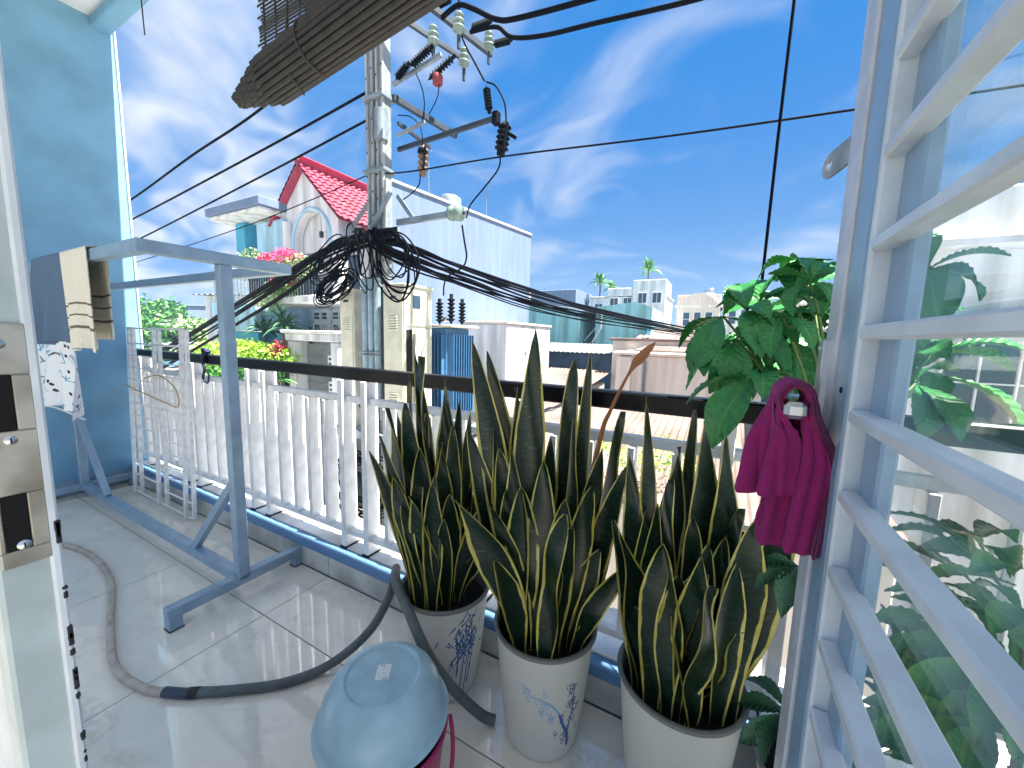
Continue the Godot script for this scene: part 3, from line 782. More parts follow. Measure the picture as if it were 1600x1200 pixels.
func _ready() -> void:
	# camera, sky, sun, exposure
	var cam := Camera3D.new()
	cam.name = "camera"
	add_child(cam)
	cam.position = Vector3(0, 1.285, 0)
	cam.rotation_degrees = Vector3(-6.9, 28.4, 1.5)
	cam.fov = 90.0
	cam.near = 0.02
	cam.far = 4000.0
	cam.current = true
	var env := Environment.new()
	env.background_mode = Environment.BG_SKY
	env.sky = make_sky()
	env.background_energy_multiplier = 0.14
	env.tonemap_mode = Environment.TONE_MAPPER_LINEAR
	env.tonemap_exposure = 8.2
	env.sdfgi_enabled = true
	env.ssao_enabled = true
	env.ssil_enabled = true
	env.fog_enabled = true
	env.fog_density = 0.0015
	env.fog_light_color = Color(0.62, 0.76, 0.92)
	var we := WorldEnvironment.new()
	we.name = "environment"
	we.environment = env
	add_child(we)
	var sun := DirectionalLight3D.new()
	sun.name = "sun"
	add_child(sun)
	var to_sun := Vector3(0.37, 0.93, -0.027).normalized()
	sun.look_at_from_position(to_sun * 50.0, Vector3.ZERO, Vector3.FORWARD)
	sun.light_energy = 1.0
	sun.light_color = Color(1.0, 0.97, 0.91)
	sun.light_angular_distance = 0.5
	sun.shadow_enabled = true

	make_materials()
	build_ground()
	build_balcony()
	build_houses()
	build_far()
	build_pole()
	build_railing()
	build_doors()
	build_rack()
	build_blind()
	build_snake_plants()
	build_money_tree()
	build_small_things()

# ---------------------------------------------------------------- setting
func build_ground() -> void:
	struct("ground", cb(2400, 0.4, 2400, 0.01), M.land, Vector3(-200, -4.62, -300))
	struct("road", cb(140, 0.2, 9.5, 0.02), M.road, Vector3(-30, -4.30, -3.2))
	struct("alley", cb(5.0, 0.2, 60, 0.02), M.road, Vector3(-4.6, -4.296, -38.0))

func build_balcony() -> void:
	var fl := struct("floor", cb(7.4, 0.12, 1.42, 0.004), M.grout, Vector3(-0.58, -0.066, -0.51))
	var tile_z := [[-1.2170, -0.8920], [-0.8880, -0.0920], [-0.0880, 0.2]]
	var x0 := -4.135
	for zz in tile_z:
		for i in 9:
			var a := maxf(x0 - 0.8 + i * 0.8 + 0.002, -4.278)
			var b := minf(x0 + i * 0.8 - 0.002, 3.1)
			if b - a < 0.02:
				continue
			var t := part(fl, "tile", cb(b - a, 0.012, zz[1] - zz[0], 0.0012), M.tile if (i * 7 + int(zz[0] * 10)) % 3 else M.tile2)
			t.position = Vector3((a + b) * 0.5 + 0.58, 0.06, (zz[0] + zz[1]) * 0.5 + 0.51)
	# upstand along the railing
	var cu := thing("balcony_curb", "low tiled upstand with blue edge and white ledge under the railing", "curb", Vector3(0, 0, -1.22))
	part(cu, "core", cb(7.38, 0.46, 0.30, 0.004), M.ledge, Vector3(-0.58, -0.085, -0.165))
	for i in 9:
		var a := maxf(x0 - 0.8 + i * 0.8 + 0.002, -4.278)
		var b := minf(x0 + i * 0.8 - 0.002, 3.1)
		if b - a > 0.02:
			part(cu, "face_tile", cb(b - a, 0.105, 0.012, 0.0015), M.curb_tile, Vector3((a + b) * 0.5, 0.056, -0.007))
	part(cu, "blue_edge", cb(7.38, 0.044, 0.055, 0.004), M.blue_edge, Vector3(-0.58, 0.132, -0.026))
	part(cu, "ledge", cb(7.38, 0.012, 0.27, 0.003), M.ledge, Vector3(-0.58, 0.1515, -0.19))
	# side wall and ceiling
	var sw := thing("side_wall", "light blue painted side wall closing the balcony's end", "wall", Vector3(-4.28, 0, -0.5))
	part(sw, "wall", cb(0.22, 8.0, 1.72, 0.012), M.wall_blue, Vector3(-0.11, -0.4, 0.0))
	part(sw, "skirting", cb(0.014, 0.10, 0.72, 0.003), M.skirt, Vector3(0.007, 0.052, -0.36))
	part(sw, "lit_edge", cb(0.018, 7.7, 0.012, 0.004), M.facade, Vector3(0.004, -0.3, -0.862))  # pale strip painting the sunlit outer edge of the wall
	var ce := struct("ceiling", cb(9.6, 0.16, 1.62, 0.01), M.ceiling, Vector3(0.40, 3.63, -0.53))  # widened past the floor, out of view, to block the sun
	part(ce, "edge_beam", cb(9.6, 0.07, 0.11, 0.008), M.wall_blue, Vector3(0, -0.113, -0.755))
	# corrugated awning below the railing outside
	var st := begin()
	for i in 132:
		var xa := -6.2 + i * 0.075
		var zs := [-1.38, -2.45]
		var hs := [-0.22, -0.52]
		for k in 2:
			var u0 := xa + k * 0.0375
			var y0 := 0.014 * (1 if k == 0 else -1)
			quad(st, Vector3(u0, hs[0] + y0, zs[0]), Vector3(u0 + 0.0375, hs[0] - y0, zs[0]), Vector3(u0 + 0.0375, hs[1] - y0, zs[1]), Vector3(u0, hs[1] + y0, zs[1]), Vector3.UP)
	var aw := thing("awning", "white corrugated metal awning below the balcony railing", "awning", Vector3.ZERO)
	part(aw, "sheet", st.commit(), M.ledge)
	part(aw, "front_edge", cb(9.9, 0.05, 0.03, 0.004), M.galv, Vector3(-1.25, -0.56, -2.45))
	for x in [-5.5, -3.5, -1.5, 0.5, 2.5]:
		part(aw, "bracket", bar_mesh(Vector3(x, -0.31, -1.36), Vector3(x, -0.56, -2.44), 0.03, 0.04), M.galv)
	var hw := thing("lower_wall", "plain pale wall of the storey below the balcony", "wall", Vector3(-0.6, -2.3, -1.0))
	part(hw, "wall", cb(7.4, 3.95, 0.5, 0.01), M.facade, Vector3(0, 0.05, -0.0))

func build_railing() -> void:
	var z := -1.315
	var r := thing("balcony_railing", "white metal baluster railing with black handrail on the balcony edge", "railing", Vector3(0, 0, z))
	part(r, "handrail", cb(7.36, 0.062, 0.055, 0.006), M.rail_black, Vector3(-0.6, 1.084, 0))
	part(r, "upper_rail", cb(7.36, 0.034, 0.034, 0.003), M.rail_white, Vector3(-0.6, 0.952, 0))
	part(r, "lower_rail", cb(7.36, 0.03, 0.034, 0.003), M.rail_white, Vector3(-0.6, 0.235, 0))
	var posts := []
	for k in 8:
		for dx in [0.0, 0.168]:
			posts.append(-4.05 + k * 0.86 - 0.21 + dx)
	for x in posts:
		if x > -4.2 and x < 3.0:
			var p := part(r, "post", cb(0.036, 0.90, 0.082, 0.003), M.rail_white, Vector3(x, 0.603, 0.0))
			part(p, "base_plate", cb(0.05, 0.012, 0.09, 0.002), M.rail_black, Vector3(0, -0.445, 0))
	for k in 8:
		for j in 4:
			var x := -4.05 + k * 0.86 - 0.21 + 0.168 + (j + 1) * 0.1384
			if x < 3.0:
				part(r, "baluster", cb(0.024, 0.684, 0.072, 0.003), M.rail_white, Vector3(x, 0.593, 0))

# ---------------------------------------------------------------- doors
func build_doors() -> void:
	var X := 0.15
	var d := thing("glazed_door", "open blue and white metal door with horizontal bars over glass", "door", Vector3(0.17, 0, -0.08))
	var h := 2.25
	var cy := 1.16
	# local: x = X - 0.17, z measured from hinge
	part(d, "edge_strip", cb(0.016, h, 0.066, 0.003), M.lip, Vector3(X - 0.17 + 0.004, cy, -0.675))
	part(d, "groove_strip", cb(0.012, h, 0.006, 0.001), M.rubber, Vector3(X - 0.17 + 0.008, cy, -0.639))  # dark strip in the groove between edge strip and stile
	part(d, "stile", cb(0.034, h, 0.070, 0.005), M.door_blue, Vector3(X - 0.17 + 0.016, cy, -0.6005))
	part(d, "stile", cb(0.034, h, 0.05, 0.005), M.door_blue, Vector3(X - 0.17 + 0.016, cy, -0.025))
	part(d, "top_rail", cb(0.034, 0.05, 0.514, 0.005), M.door_blue, Vector3(X - 0.17 + 0.016, cy + h * 0.5 - 0.025, -0.3075))
	part(d, "bottom_rail", cb(0.034, 0.10, 0.514, 0.005), M.door_blue, Vector3(X - 0.17 + 0.016, cy - h * 0.5 + 0.05, -0.3075))
	# barred inner frame standing proud of the glass
	part(d, "bar_frame", cb(0.030, h - 0.16, 0.013, 0.003), M.bar_paint, Vector3(X - 0.17 + 0.012, cy, -0.548))
	part(d, "bar_frame", cb(0.030, h - 0.16, 0.013, 0.003), M.bar_paint, Vector3(X - 0.17 + 0.012, cy, -0.185))
	part(d, "bar_frame", cb(0.030, h - 0.16, 0.013, 0.003), M.bar_paint, Vector3(X - 0.17 + 0.012, cy, -0.066))
	var y := 1.302 - 0.104 * 11
	while y < 2.2:
		part(d, "bar", cb(0.024, 0.017, 0.474, 0.003), M.bar_paint, Vector3(X - 0.17 + 0.0082, y, -0.304))
		y += 0.104
	part(d, "glass_stop", cb(0.016, h - 0.16, 0.055, 0.003), M.door_blue, Vector3(X - 0.17 + 0.0225, cy, -0.5095))
	part(d, "glass", cb(0.005, h - 0.155, 0.50, 0.001), M.pane, Vector3(X - 0.17 + 0.033, cy, -0.285))
	# lock plate, lever
	var lp := part(d, "lock_plate", cb(0.010, 0.30, 0.030, 0.004), M.steel_worn, Vector3(X - 0.17 - 0.008, 1.145, -0.690))
	part(lp, "plate_edge", cb(0.016, 0.30, 0.008, 0.002), M.steel, Vector3(0.002, 0.0, 0.020))
	for sy in [-0.135, 0.135]:
		part(lp, "screw", lathe([Vector2(0.0001, 0.003), Vector2(0.004, 0.002), Vector2(0.005, 0.0)], 12), M.steel, Vector3(-0.005, sy, 0), Vector3(0, 0, PI / 2))
	var lever := part(d, "lever_handle", tube(curve([Vector3(X - 0.17 - 0.01, 1.197, -0.693), Vector3(X - 0.17 - 0.04, 1.197, -0.693), Vector3(X - 0.17 - 0.052, 1.197, -0.680), Vector3(X - 0.17 - 0.054, 1.197, -0.64), Vector3(X - 0.17 - 0.054, 1.195, -0.585)], 6), 0.0085, 12), M.steel)
	part(lever, "grip", cb(0.026, 0.024, 0.05, 0.006), M.steel, Vector3(X - 0.17 - 0.054, 1.195, -0.586))
	part(lever, "boss", cb(0.012, 0.034, 0.034, 0.005), M.steel_worn, Vector3(X - 0.17 - 0.014, 1.197, -0.693))
	part(d, "rivet", lathe([Vector2(0.0001, 0.002), Vector2(0.004, 0.0015), Vector2(0.0045, 0.0)], 12), M.hole, Vector3(X - 0.17 - 0.001, 1.225, -0.597), Vector3(0, 0, PI / 2))
	# hasp ring at the door's edge
	var ring := PackedVector2Array()
	for k in 13:
		var a := PI / 2 + PI * k / 12
		ring.append(Vector2(-0.045 + 0.020 * cos(a), 0.020 * sin(a)))
	ring.append(Vector2(0.03, -0.020))
	ring.append(Vector2(0.03, 0.020))
	var plate := CSGCombiner3D.new()
	plate.name = "hasp_plate"
	d.add_child(plate, true)
	plate.position = Vector3(X - 0.17 - 0.006, 1.585, -0.728)
	plate.rotation = Vector3(0, -PI / 2 + 0.25, 0)
	var pp := CSGPolygon3D.new()
	pp.polygon = ring
	pp.depth = 0.005
	plate.add_child(pp)
	var hole := CSGCylinder3D.new()
	hole.operation = CSGShape3D.OPERATION_SUBTRACTION
	hole.radius = 0.0095
	hole.height = 0.05
	hole.sides = 20
	hole.rotation = Vector3(PI / 2, 0, 0)
	hole.position = Vector3(-0.044, 0, -0.002)
	plate.add_child(hole)
	plate.material_override = M.steel_worn

	# the other leaf, shut: its edge carries the strike plate
	var e := thing("closed_door_leaf", "white painted edge of the closed door leaf with steel strike plate", "door", Vector3(-0.55, 0, -0.081))
	part(e, "stile", cb(0.05, 2.25, 0.036, 0.003), M.jamb, Vector3(-0.025, 1.16, 0))
	part(e, "edge_bead", cb(0.008, 2.25, 0.008, 0.002), M.door_white, Vector3(0.0, 1.16, -0.017))
	part(e, "stile", cb(0.05, 2.25, 0.036, 0.003), M.jamb, Vector3(-0.745, 1.16, 0))
	for yy in [0.09, 0.60, 1.15, 1.70, 2.24]:
		part(e, "rail", cb(0.67, 0.05, 0.034, 0.003), M.jamb, Vector3(-0.385, yy, 0))
	part(e, "panel", cb(0.67, 2.12, 0.008, 0.002), M.door_white, Vector3(-0.385, 1.16, 0))
	# strike plate with two openings, built round the holes
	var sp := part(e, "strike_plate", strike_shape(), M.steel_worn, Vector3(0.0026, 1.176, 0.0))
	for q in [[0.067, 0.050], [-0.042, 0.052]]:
		part(sp, "bolt_hole_shade", cb(0.004, q[1], 0.015, 0.001), M.hole, Vector3(-0.0012, q[0] - 0.027, 0.0035))  # black block painting the darkness inside the bolt opening
	for yy in [0.092, 0.007, -0.091]:
		var s := part(sp, "screw", lathe([Vector2(0.0001, 0.0022), Vector2(0.003, 0.0018), Vector2(0.0046, 0.0)], 16), M.steel, Vector3(0.001, yy, 0.001), Vector3(0, 0, -PI / 2))
		part(s, "slot", cb(0.005, 0.0008, 0.001, 0.0002), M.hole, Vector3(0, 0.0022, 0))
	# bare metal where paint has chipped from the corner
	rng.seed = 15
	for i in 26:
		var yy := rng.randf_range(0.80, 1.10)
		var hh := rng.randf_range(0.003, 0.024) if i % 3 == 0 else rng.randf_range(0.002, 0.007)
		part(e, "paint_chip", cb(0.0035, hh, rng.randf_range(0.002, 0.0045), 0.0008), M.rubber, Vector3(0.0032, yy, -0.0195))

func strike_shape() -> ArrayMesh:
	var st := begin()
	var w := 0.030
	var holes := [[0.015, 0.065], [-0.095, -0.043]]
	add_box(st, Vector3(0, 0.0875, 0), Vector3(0.003, 0.045, w), 0.001)
	add_box(st, Vector3(0, -0.014, 0), Vector3(0.003, 0.058, w), 0.001)
	add_box(st, Vector3(0, -0.1025, 0), Vector3(0.003, 0.015, w), 0.001)
	for hl in holes:
		for s in [[-0.0095, 0.011], [0.013, 0.004]]:
			add_box(st, Vector3(0, (hl[0] + hl[1]) * 0.5, s[0]), Vector3(0.003, hl[1] - hl[0], s[1]), 0.001)
	return st.commit()
# ---------------------------------------------------------------- clothes rack and washing
func build_rack() -> void:
	var r := thing("clothes_rack", "tall pale blue steel clothes rack standing on the balcony floor", "clothes rack", Vector3(0, 0, -0.93))
	var xa := -1.985
	var xb := -4.19
	for x in [xa, xb]:
		part(r, "post", cb(0.05, 1.50, 0.05, 0.004), M.rack, Vector3(x, 0.822, 0))
		part(r, "top_bar", cb(0.05, 0.05, 0.60, 0.004), M.rack, Vector3(x, 1.597, 0))
		var f := part(r, "foot_bar", cb(0.05, 0.05, 0.60, 0.004), M.rack, Vector3(x, 0.077, 0))
		for s in [-1, 1]:
			part(f, "foot", cb(0.05, 0.052, 0.05, 0.003), M.rack, Vector3(0, -0.051, s * 0.275))
			part(f, "foot_pad", cb(0.056, 0.006, 0.056, 0.002), M.rubber, Vector3(0, -0.074, s * 0.275))
	for z in [0.275, -0.275]:
		part(r, "long_bar", cb(xa - xb - 0.051, 0.05, 0.05, 0.004), M.rack, Vector3((xa + xb) * 0.5, 1.597, z))
	part(r, "base_bar", cb(xa - xb - 0.051, 0.05, 0.05, 0.004), M.rack, Vector3((xa + xb) * 0.5, 0.077, 0))
	part(r, "brace", bar_mesh(Vector3(xa - 0.02, 0.56, 0), Vector3(xa - 0.47, 0.10, 0), 0.036, 0.04), M.rack)
	part(r, "brace", bar_mesh(Vector3(xb + 0.02, 0.62, 0), Vector3(xb + 0.47, 0.10, 0), 0.036, 0.04), M.rack)
	# washing over the near long bar
	var by := 1.625
	var bz := -0.655
	single("towel", drape(-3.26, -2.80, by, bz, 0.43, 0.36, 0.008, 1, 0.03), M.towel_grey, "grey blue towel folded over the clothes rack bar", "towel", Vector3(0, 0, 0), Vector3.ZERO, "")
	single("towel", drape(-2.79, -2.44, by, bz, 0.45, 0.40, 0.008, 2, 0.02), M.towel_cream, "cream towel with brown stripes over the clothes rack bar", "towel")
	var sh := single("shirt", sheet(func(u: float, v: float):
		var x := lerpf(-3.98, -3.24, u) + (v - 0.4) * (u - 0.5) * 0.10
		var y := 1.46 - v * 0.72 + 0.04 * sin(u * 3.0) - 0.10 * pow(absf(u - 0.5) * 2.0, 2.0) * (1.0 - v)
		return Vector3(x, y, -0.745 + 0.028 * sin(u * 17.0 + v * 3.0) * (0.3 + v) + 0.02 * sin(u * 7.0 + 1.0)), 40, 24, 0.006), M.cloth_print, "white shirt with blue and grey print hanging below the towels", "shirt")
	part(sh, "hem", tube(curve([Vector3(-4.0, 0.745, -0.735), Vector3(-3.6, 0.775, -0.72), Vector3(-3.22, 0.745, -0.745)], 6), 0.005, 6), M.facade)
	var hg := thing("clothes_hanger", "thin white wire clothes hanger on the rack's near bar", "hanger", Vector3(-3.6, 1.45, -0.745))
	part(hg, "wire", tube(curve([Vector3(-0.28, -0.02, 0), Vector3(-0.05, 0.07, 0), Vector3(0.0, 0.09, 0), Vector3(0.05, 0.07, 0), Vector3(0.28, -0.02, 0)], 5), 0.0025, 6), M.door_white)
	part(hg, "hook", tube(curve([Vector3(0, 0.09, 0), Vector3(0, 0.15, 0.02), Vector3(0, 0.182, 0.07), Vector3(0, 0.184, 0.10), Vector3(0, 0.15, 0.125)], 5), 0.0025, 6), M.door_white)

func drape(x0: float, x1: float, by: float, bz: float, front: float, back: float, th: float, sd: int, wav: float) -> ArrayMesh:
	return sheet(func(u: float, v: float):
		var x := lerpf(x0, x1, u)
		var tot := front + back + 0.10
		var s: float = v * tot
		var y := 0.0
		var z := 0.0
		if s < front:
			y = by - (front - s); z = bz + 0.034
			var k: float = (front - s) / front
			z += wav * k * sin(u * 9.0 + sd * 2.0) + wav * 0.5 * k * sin(u * 21.0 + sd)
			y -= 0.012 * sin(u * 5.0 + sd) * k
		elif s < front + 0.10:
			var a: float = (s - front) / 0.10 * PI
			y = by + 0.008 * sin(a); z = bz + 0.034 * cos(a)
		else:
			var k: float = (s - front - 0.10) / back
			y = by - k * back; z = bz - 0.034 - 0.01 * k
			x -= 0.05 * k
			z -= wav * k * sin(u * 8.0 + sd)
		return Vector3(x, y, z), 26, 48, th)

func build_blind() -> void:
	var b := thing("bamboo_blind", "dark rolled bamboo blind hanging from the ceiling edge", "blind", Vector3(-0.85, 3.55, -1.19))
	# local x from -1.25 to 0.9; hung sheet above, loose roll below
	for i in 62:
		var y := -0.03 - i * 0.0158
		part(b, "slat", cb(2.12 + 0.02 * sin(i * 2.3), 0.0105, 0.004, 0.001), M.bamboo_slat, Vector3(-0.16 + 0.012 * sin(i * 1.7), y, 0.004 * sin(i * 0.5)))
	for k in 24:
		part(b, "string", cb(0.004, 0.99, 0.009, 0.001), M.string, Vector3(-1.18 + k * 0.09, -0.5, 0))
	for x in [-0.95, 0.30]:
		part(b, "cord", tube(curve([Vector3(x, -0.02, 0.02), Vector3(x + 0.03, -0.5, 0.03), Vector3(x + 0.05, -0.95, 0.07), Vector3(x + 0.05, -1.12, 0.09), Vector3(x + 0.05, -1.20, 0.0)], 6), 0.005, 6), M.string)
	for x in [-0.78, 0.45]:
		part(b, "webbing", cb(0.15, 0.98, 0.006, 0.002), M.bamboo_slat, Vector3(x, -0.5, 0.012))
	# the roll: turns slide out at the left end
	var vs := PackedVector3Array(); var ns := PackedVector3Array(); var ix := PackedInt32Array(); var uv := PackedVector2Array()
	var cyl := Vector3(0, -1.055, 0.02)
	for k in 230:
		var t := k / 230.0
		var a := t * TAU * 9.3
		var r := 0.020 + t * 0.068
		var x0 := -1.53 + 0.31 * t + 0.015 * sin(k * 1.9)
		var p := cyl + Vector3(0, sin(a) * r, cos(a) * r * 1.05)
		add_tube(vs, ns, ix, uv, PackedVector3Array([p + Vector3(x0, 0.02 * (1 - t), 0), p + Vector3(-0.2, 0, 0), p + Vector3(0.95, 0, 0)]), 0.0112, 6)
	var rl := part(b, "roll", arrays(vs, ns, ix, uv), M.bamboo_slat, Vector3(0, 0.09, 0), Vector3(0, 0, 0.115))
	rl.set_meta("kind", "stuff")
	for x in [-0.9, 0.0, 0.35]:
		part(b, "tie", tube(curve([Vector3(x, -0.95, 0.03), Vector3(x, -1.0, 0.105), Vector3(x, -1.07, 0.122), Vector3(x, -1.14, 0.08), Vector3(x, -1.155, 0.0)], 5), 0.004, 6), M.string, Vector3(0, 0.09, 0), Vector3(0, 0, 0.115))

# ---------------------------------------------------------------- plants
func sword_leaf(base: Vector3, tip: Vector3, w: float, sd: int, mid: Vector3 = Vector3.INF) -> ArrayMesh:
	var g := RandomNumberGenerator.new()
	g.seed = sd
	var up := base + Vector3((tip.x - base.x) * 0.25, (tip.y - base.y) * 0.55, (tip.z - base.z) * 0.25)
	var tw0 := g.randf_range(-0.7, 0.7) + 0.45
	var tw1 := tw0 + g.randf_range(-0.9, 0.9)
	var ph := g.randf() * TAU
	var amp := g.randf_range(0.0, 0.014)
	return sheet(func(u: float, v: float):
		var p: Vector3 = base.bezier_interpolate(base.lerp(up, 0.6), up.lerp(tip, 0.35), tip, v)
		var a := lerpf(tw0, tw1, v)
		var side := Vector3(cos(a), 0, -sin(a))
		var nn := Vector3(sin(a), 0.15, cos(a))
		var s: float = (u - 0.5) * 2.0
		var wd := w * 0.5 * (0.42 + 0.58 * smoothstep(0.0, 0.5, v)) * pow(clampf((1.0 - v) / 0.34, 0.0, 1.0), 0.66)
		wd = maxf(wd, 0.0006)
		p += side * (s * wd) + nn * (absf(s) * absf(s) * wd * 0.42 * (1.2 - v))
		p += nn * amp * sin(v * 9.0 + s * 1.3 + ph)
		return p, 6, 22, 0.0032)

func pot_mesh(r: float, h: float) -> ArrayMesh:
	return lathe([Vector2(0.0001, 0.0), Vector2(r * 0.66, 0.0), Vector2(r * 0.70, 0.004), Vector2(r * 0.74, 0.03), Vector2(r * 0.80, h * 0.3), Vector2(r * 0.87, h * 0.6), Vector2(r * 0.93, h * 0.9), Vector2(r * 0.945, h - 0.012)], 64)

func pot_rim(r: float, h: float) -> ArrayMesh:
	return lathe([Vector2(r * 0.944, h - 0.014), Vector2(r * 0.985, h - 0.010), Vector2(r, h - 0.004), Vector2(r * 0.99, h), Vector2(r * 0.93, h + 0.001), Vector2(r * 0.905, h - 0.008), Vector2(r * 0.89, h - 0.07)], 64)

func build_snake_plants() -> void:
	var spots := [Vector3(-0.823, 0, -1.05), Vector3(-0.43, 0, -1.062), Vector3(-0.03, 0, -1.062)]
	var labels := ["white pot painted with blue bamboo, standing nearest the clothes rack", "white pot painted with blue plum blossom between two other white pots", "plain speckled white pot standing nearest the glazed door"]
	var plabels := ["dense snake plant growing in the bamboo painted pot", "tall snake plant growing in the plum blossom pot", "snake plant with wide yellow edged leaves in the plain pot"]
	var pm := [M.pot_bamboo, M.pot_plum, M.pot_plain]
	var yaw := [0.0, 0.0, 0.0]
	var plants := []
	for i in 3:
		var p := thing("flower_pot", labels[i], "pot", spots[i], 0.0, "snake plant pots on the balcony floor")
		var o := part(p, "body", pot_mesh(0.165, 0.385), pm[i])
		# turn the painting toward the doorway
		o.rotation.y = [2.67, 2.34, 0.0][i]
		part(p, "rim", pot_rim(0.165, 0.385), M.pot_rim)
		part(p, "soil", lathe([Vector2(0.147, 0.320), Vector2(0.10, 0.332), Vector2(0.0001, 0.336)], 32), M.soil)
		plants.append(thing("snake_plant", plabels[i], "plant", spots[i] + Vector3(0, 0.33, 0), 0.0, "snake plants in white pots"))
	var k := 0
	for s in SNAKE:
		var i: int = s[0]
		var b: Vector3 = s[1] - plants[i].position
		var t: Vector3 = s[2] - plants[i].position
		part(plants[i], "leaf", sword_leaf(b, t, s[3] * 1.28, 500 + k), M.sword[k % 3])
		k += 1
	rng.seed = 33
	for i in 3:
		for j in 16:
			var a := rng.randf() * TAU
			var r := rng.randf_range(0.03, 0.115)
			var b := Vector3(cos(a) * r, 0, sin(a) * r)
			var len := rng.randf_range(0.25, 0.52)
			var t := b + Vector3(cos(a) * rng.randf_range(0.02, 0.17), len, sin(a) * rng.randf_range(0.02, 0.13))
			part(plants[i], "leaf", sword_leaf(b, t, rng.randf_range(0.065, 0.095), 900 + i * 40 + j), M.sword[j % 3])
	# one dried brown leaf
	var dp: Array = []
	for q in DRY_LEAF:
		dp.append(q - plants[1].position)
	var path := curve([Vector3(0.06, 0.1, -0.02)] + dp, 8)
	var n := path.size()
	var dm := sheet(func(u: float, v: float):
		var f: float = v * (n - 1)
		var i := mini(int(f), n - 2)
		var p: Vector3 = path[i].lerp(path[i + 1], f - i)
		var wd := lerpf(0.012, 0.005, smoothstep(0.0, 0.6, v)) * (1.0 - smoothstep(0.9, 1.0, v))
		wd += 0.0125 * pow(sin(clampf((v - 0.58) / 0.40, 0, 1) * PI), 1.3)
		var s: float = (u - 0.5) * 2.0
		return p + Vector3(0.75, -0.45, 0.3) * s * wd + Vector3(0, 0, 0.4) * absf(s) * wd, 4, 40, 0.002)
	var dl := part(plants[1], "leaf", dm, M.dry)
	dl.set_meta("label", "dried brown leaf rising to the handrail")

func leaflet(a: Vector3, b: Vector3, w: float, sd: int) -> ArrayMesh:
	var g := RandomNumberGenerator.new()
	g.seed = sd
	var L := a.distance_to(b)
	var sag := L * g.randf_range(0.10, 0.26)
	var dir := (b - a).normalized()
	var up := (Vector3.UP + Vector3(g.randfn() * 0.35, 0, g.randfn() * 0.35 + 0.25)).normalized()
	var side := dir.cross(up).normalized()
	var nn := side.cross(dir).normalized()
	var fold := g.randf_range(0.15, 0.5)
	return sheet(func(u: float, v: float):
		var s: float = (u - 0.5) * 2.0
		var p := a.lerp(b, v) + nn * sag * sin(v * PI) * 0.9
		var wd: float = w * pow(sin(pow(clampf(v, 0.0, 1.0), 1.2) * PI * 0.97 + 0.02), 1.05)
		wd = maxf(wd, 0.001)
		return p + side * s * wd + nn * (absf(s) * wd * fold + 0.0022 * sin(v * 60.0 - absf(s) * 6.0) * absf(s)), 6, 26, 0.0012)

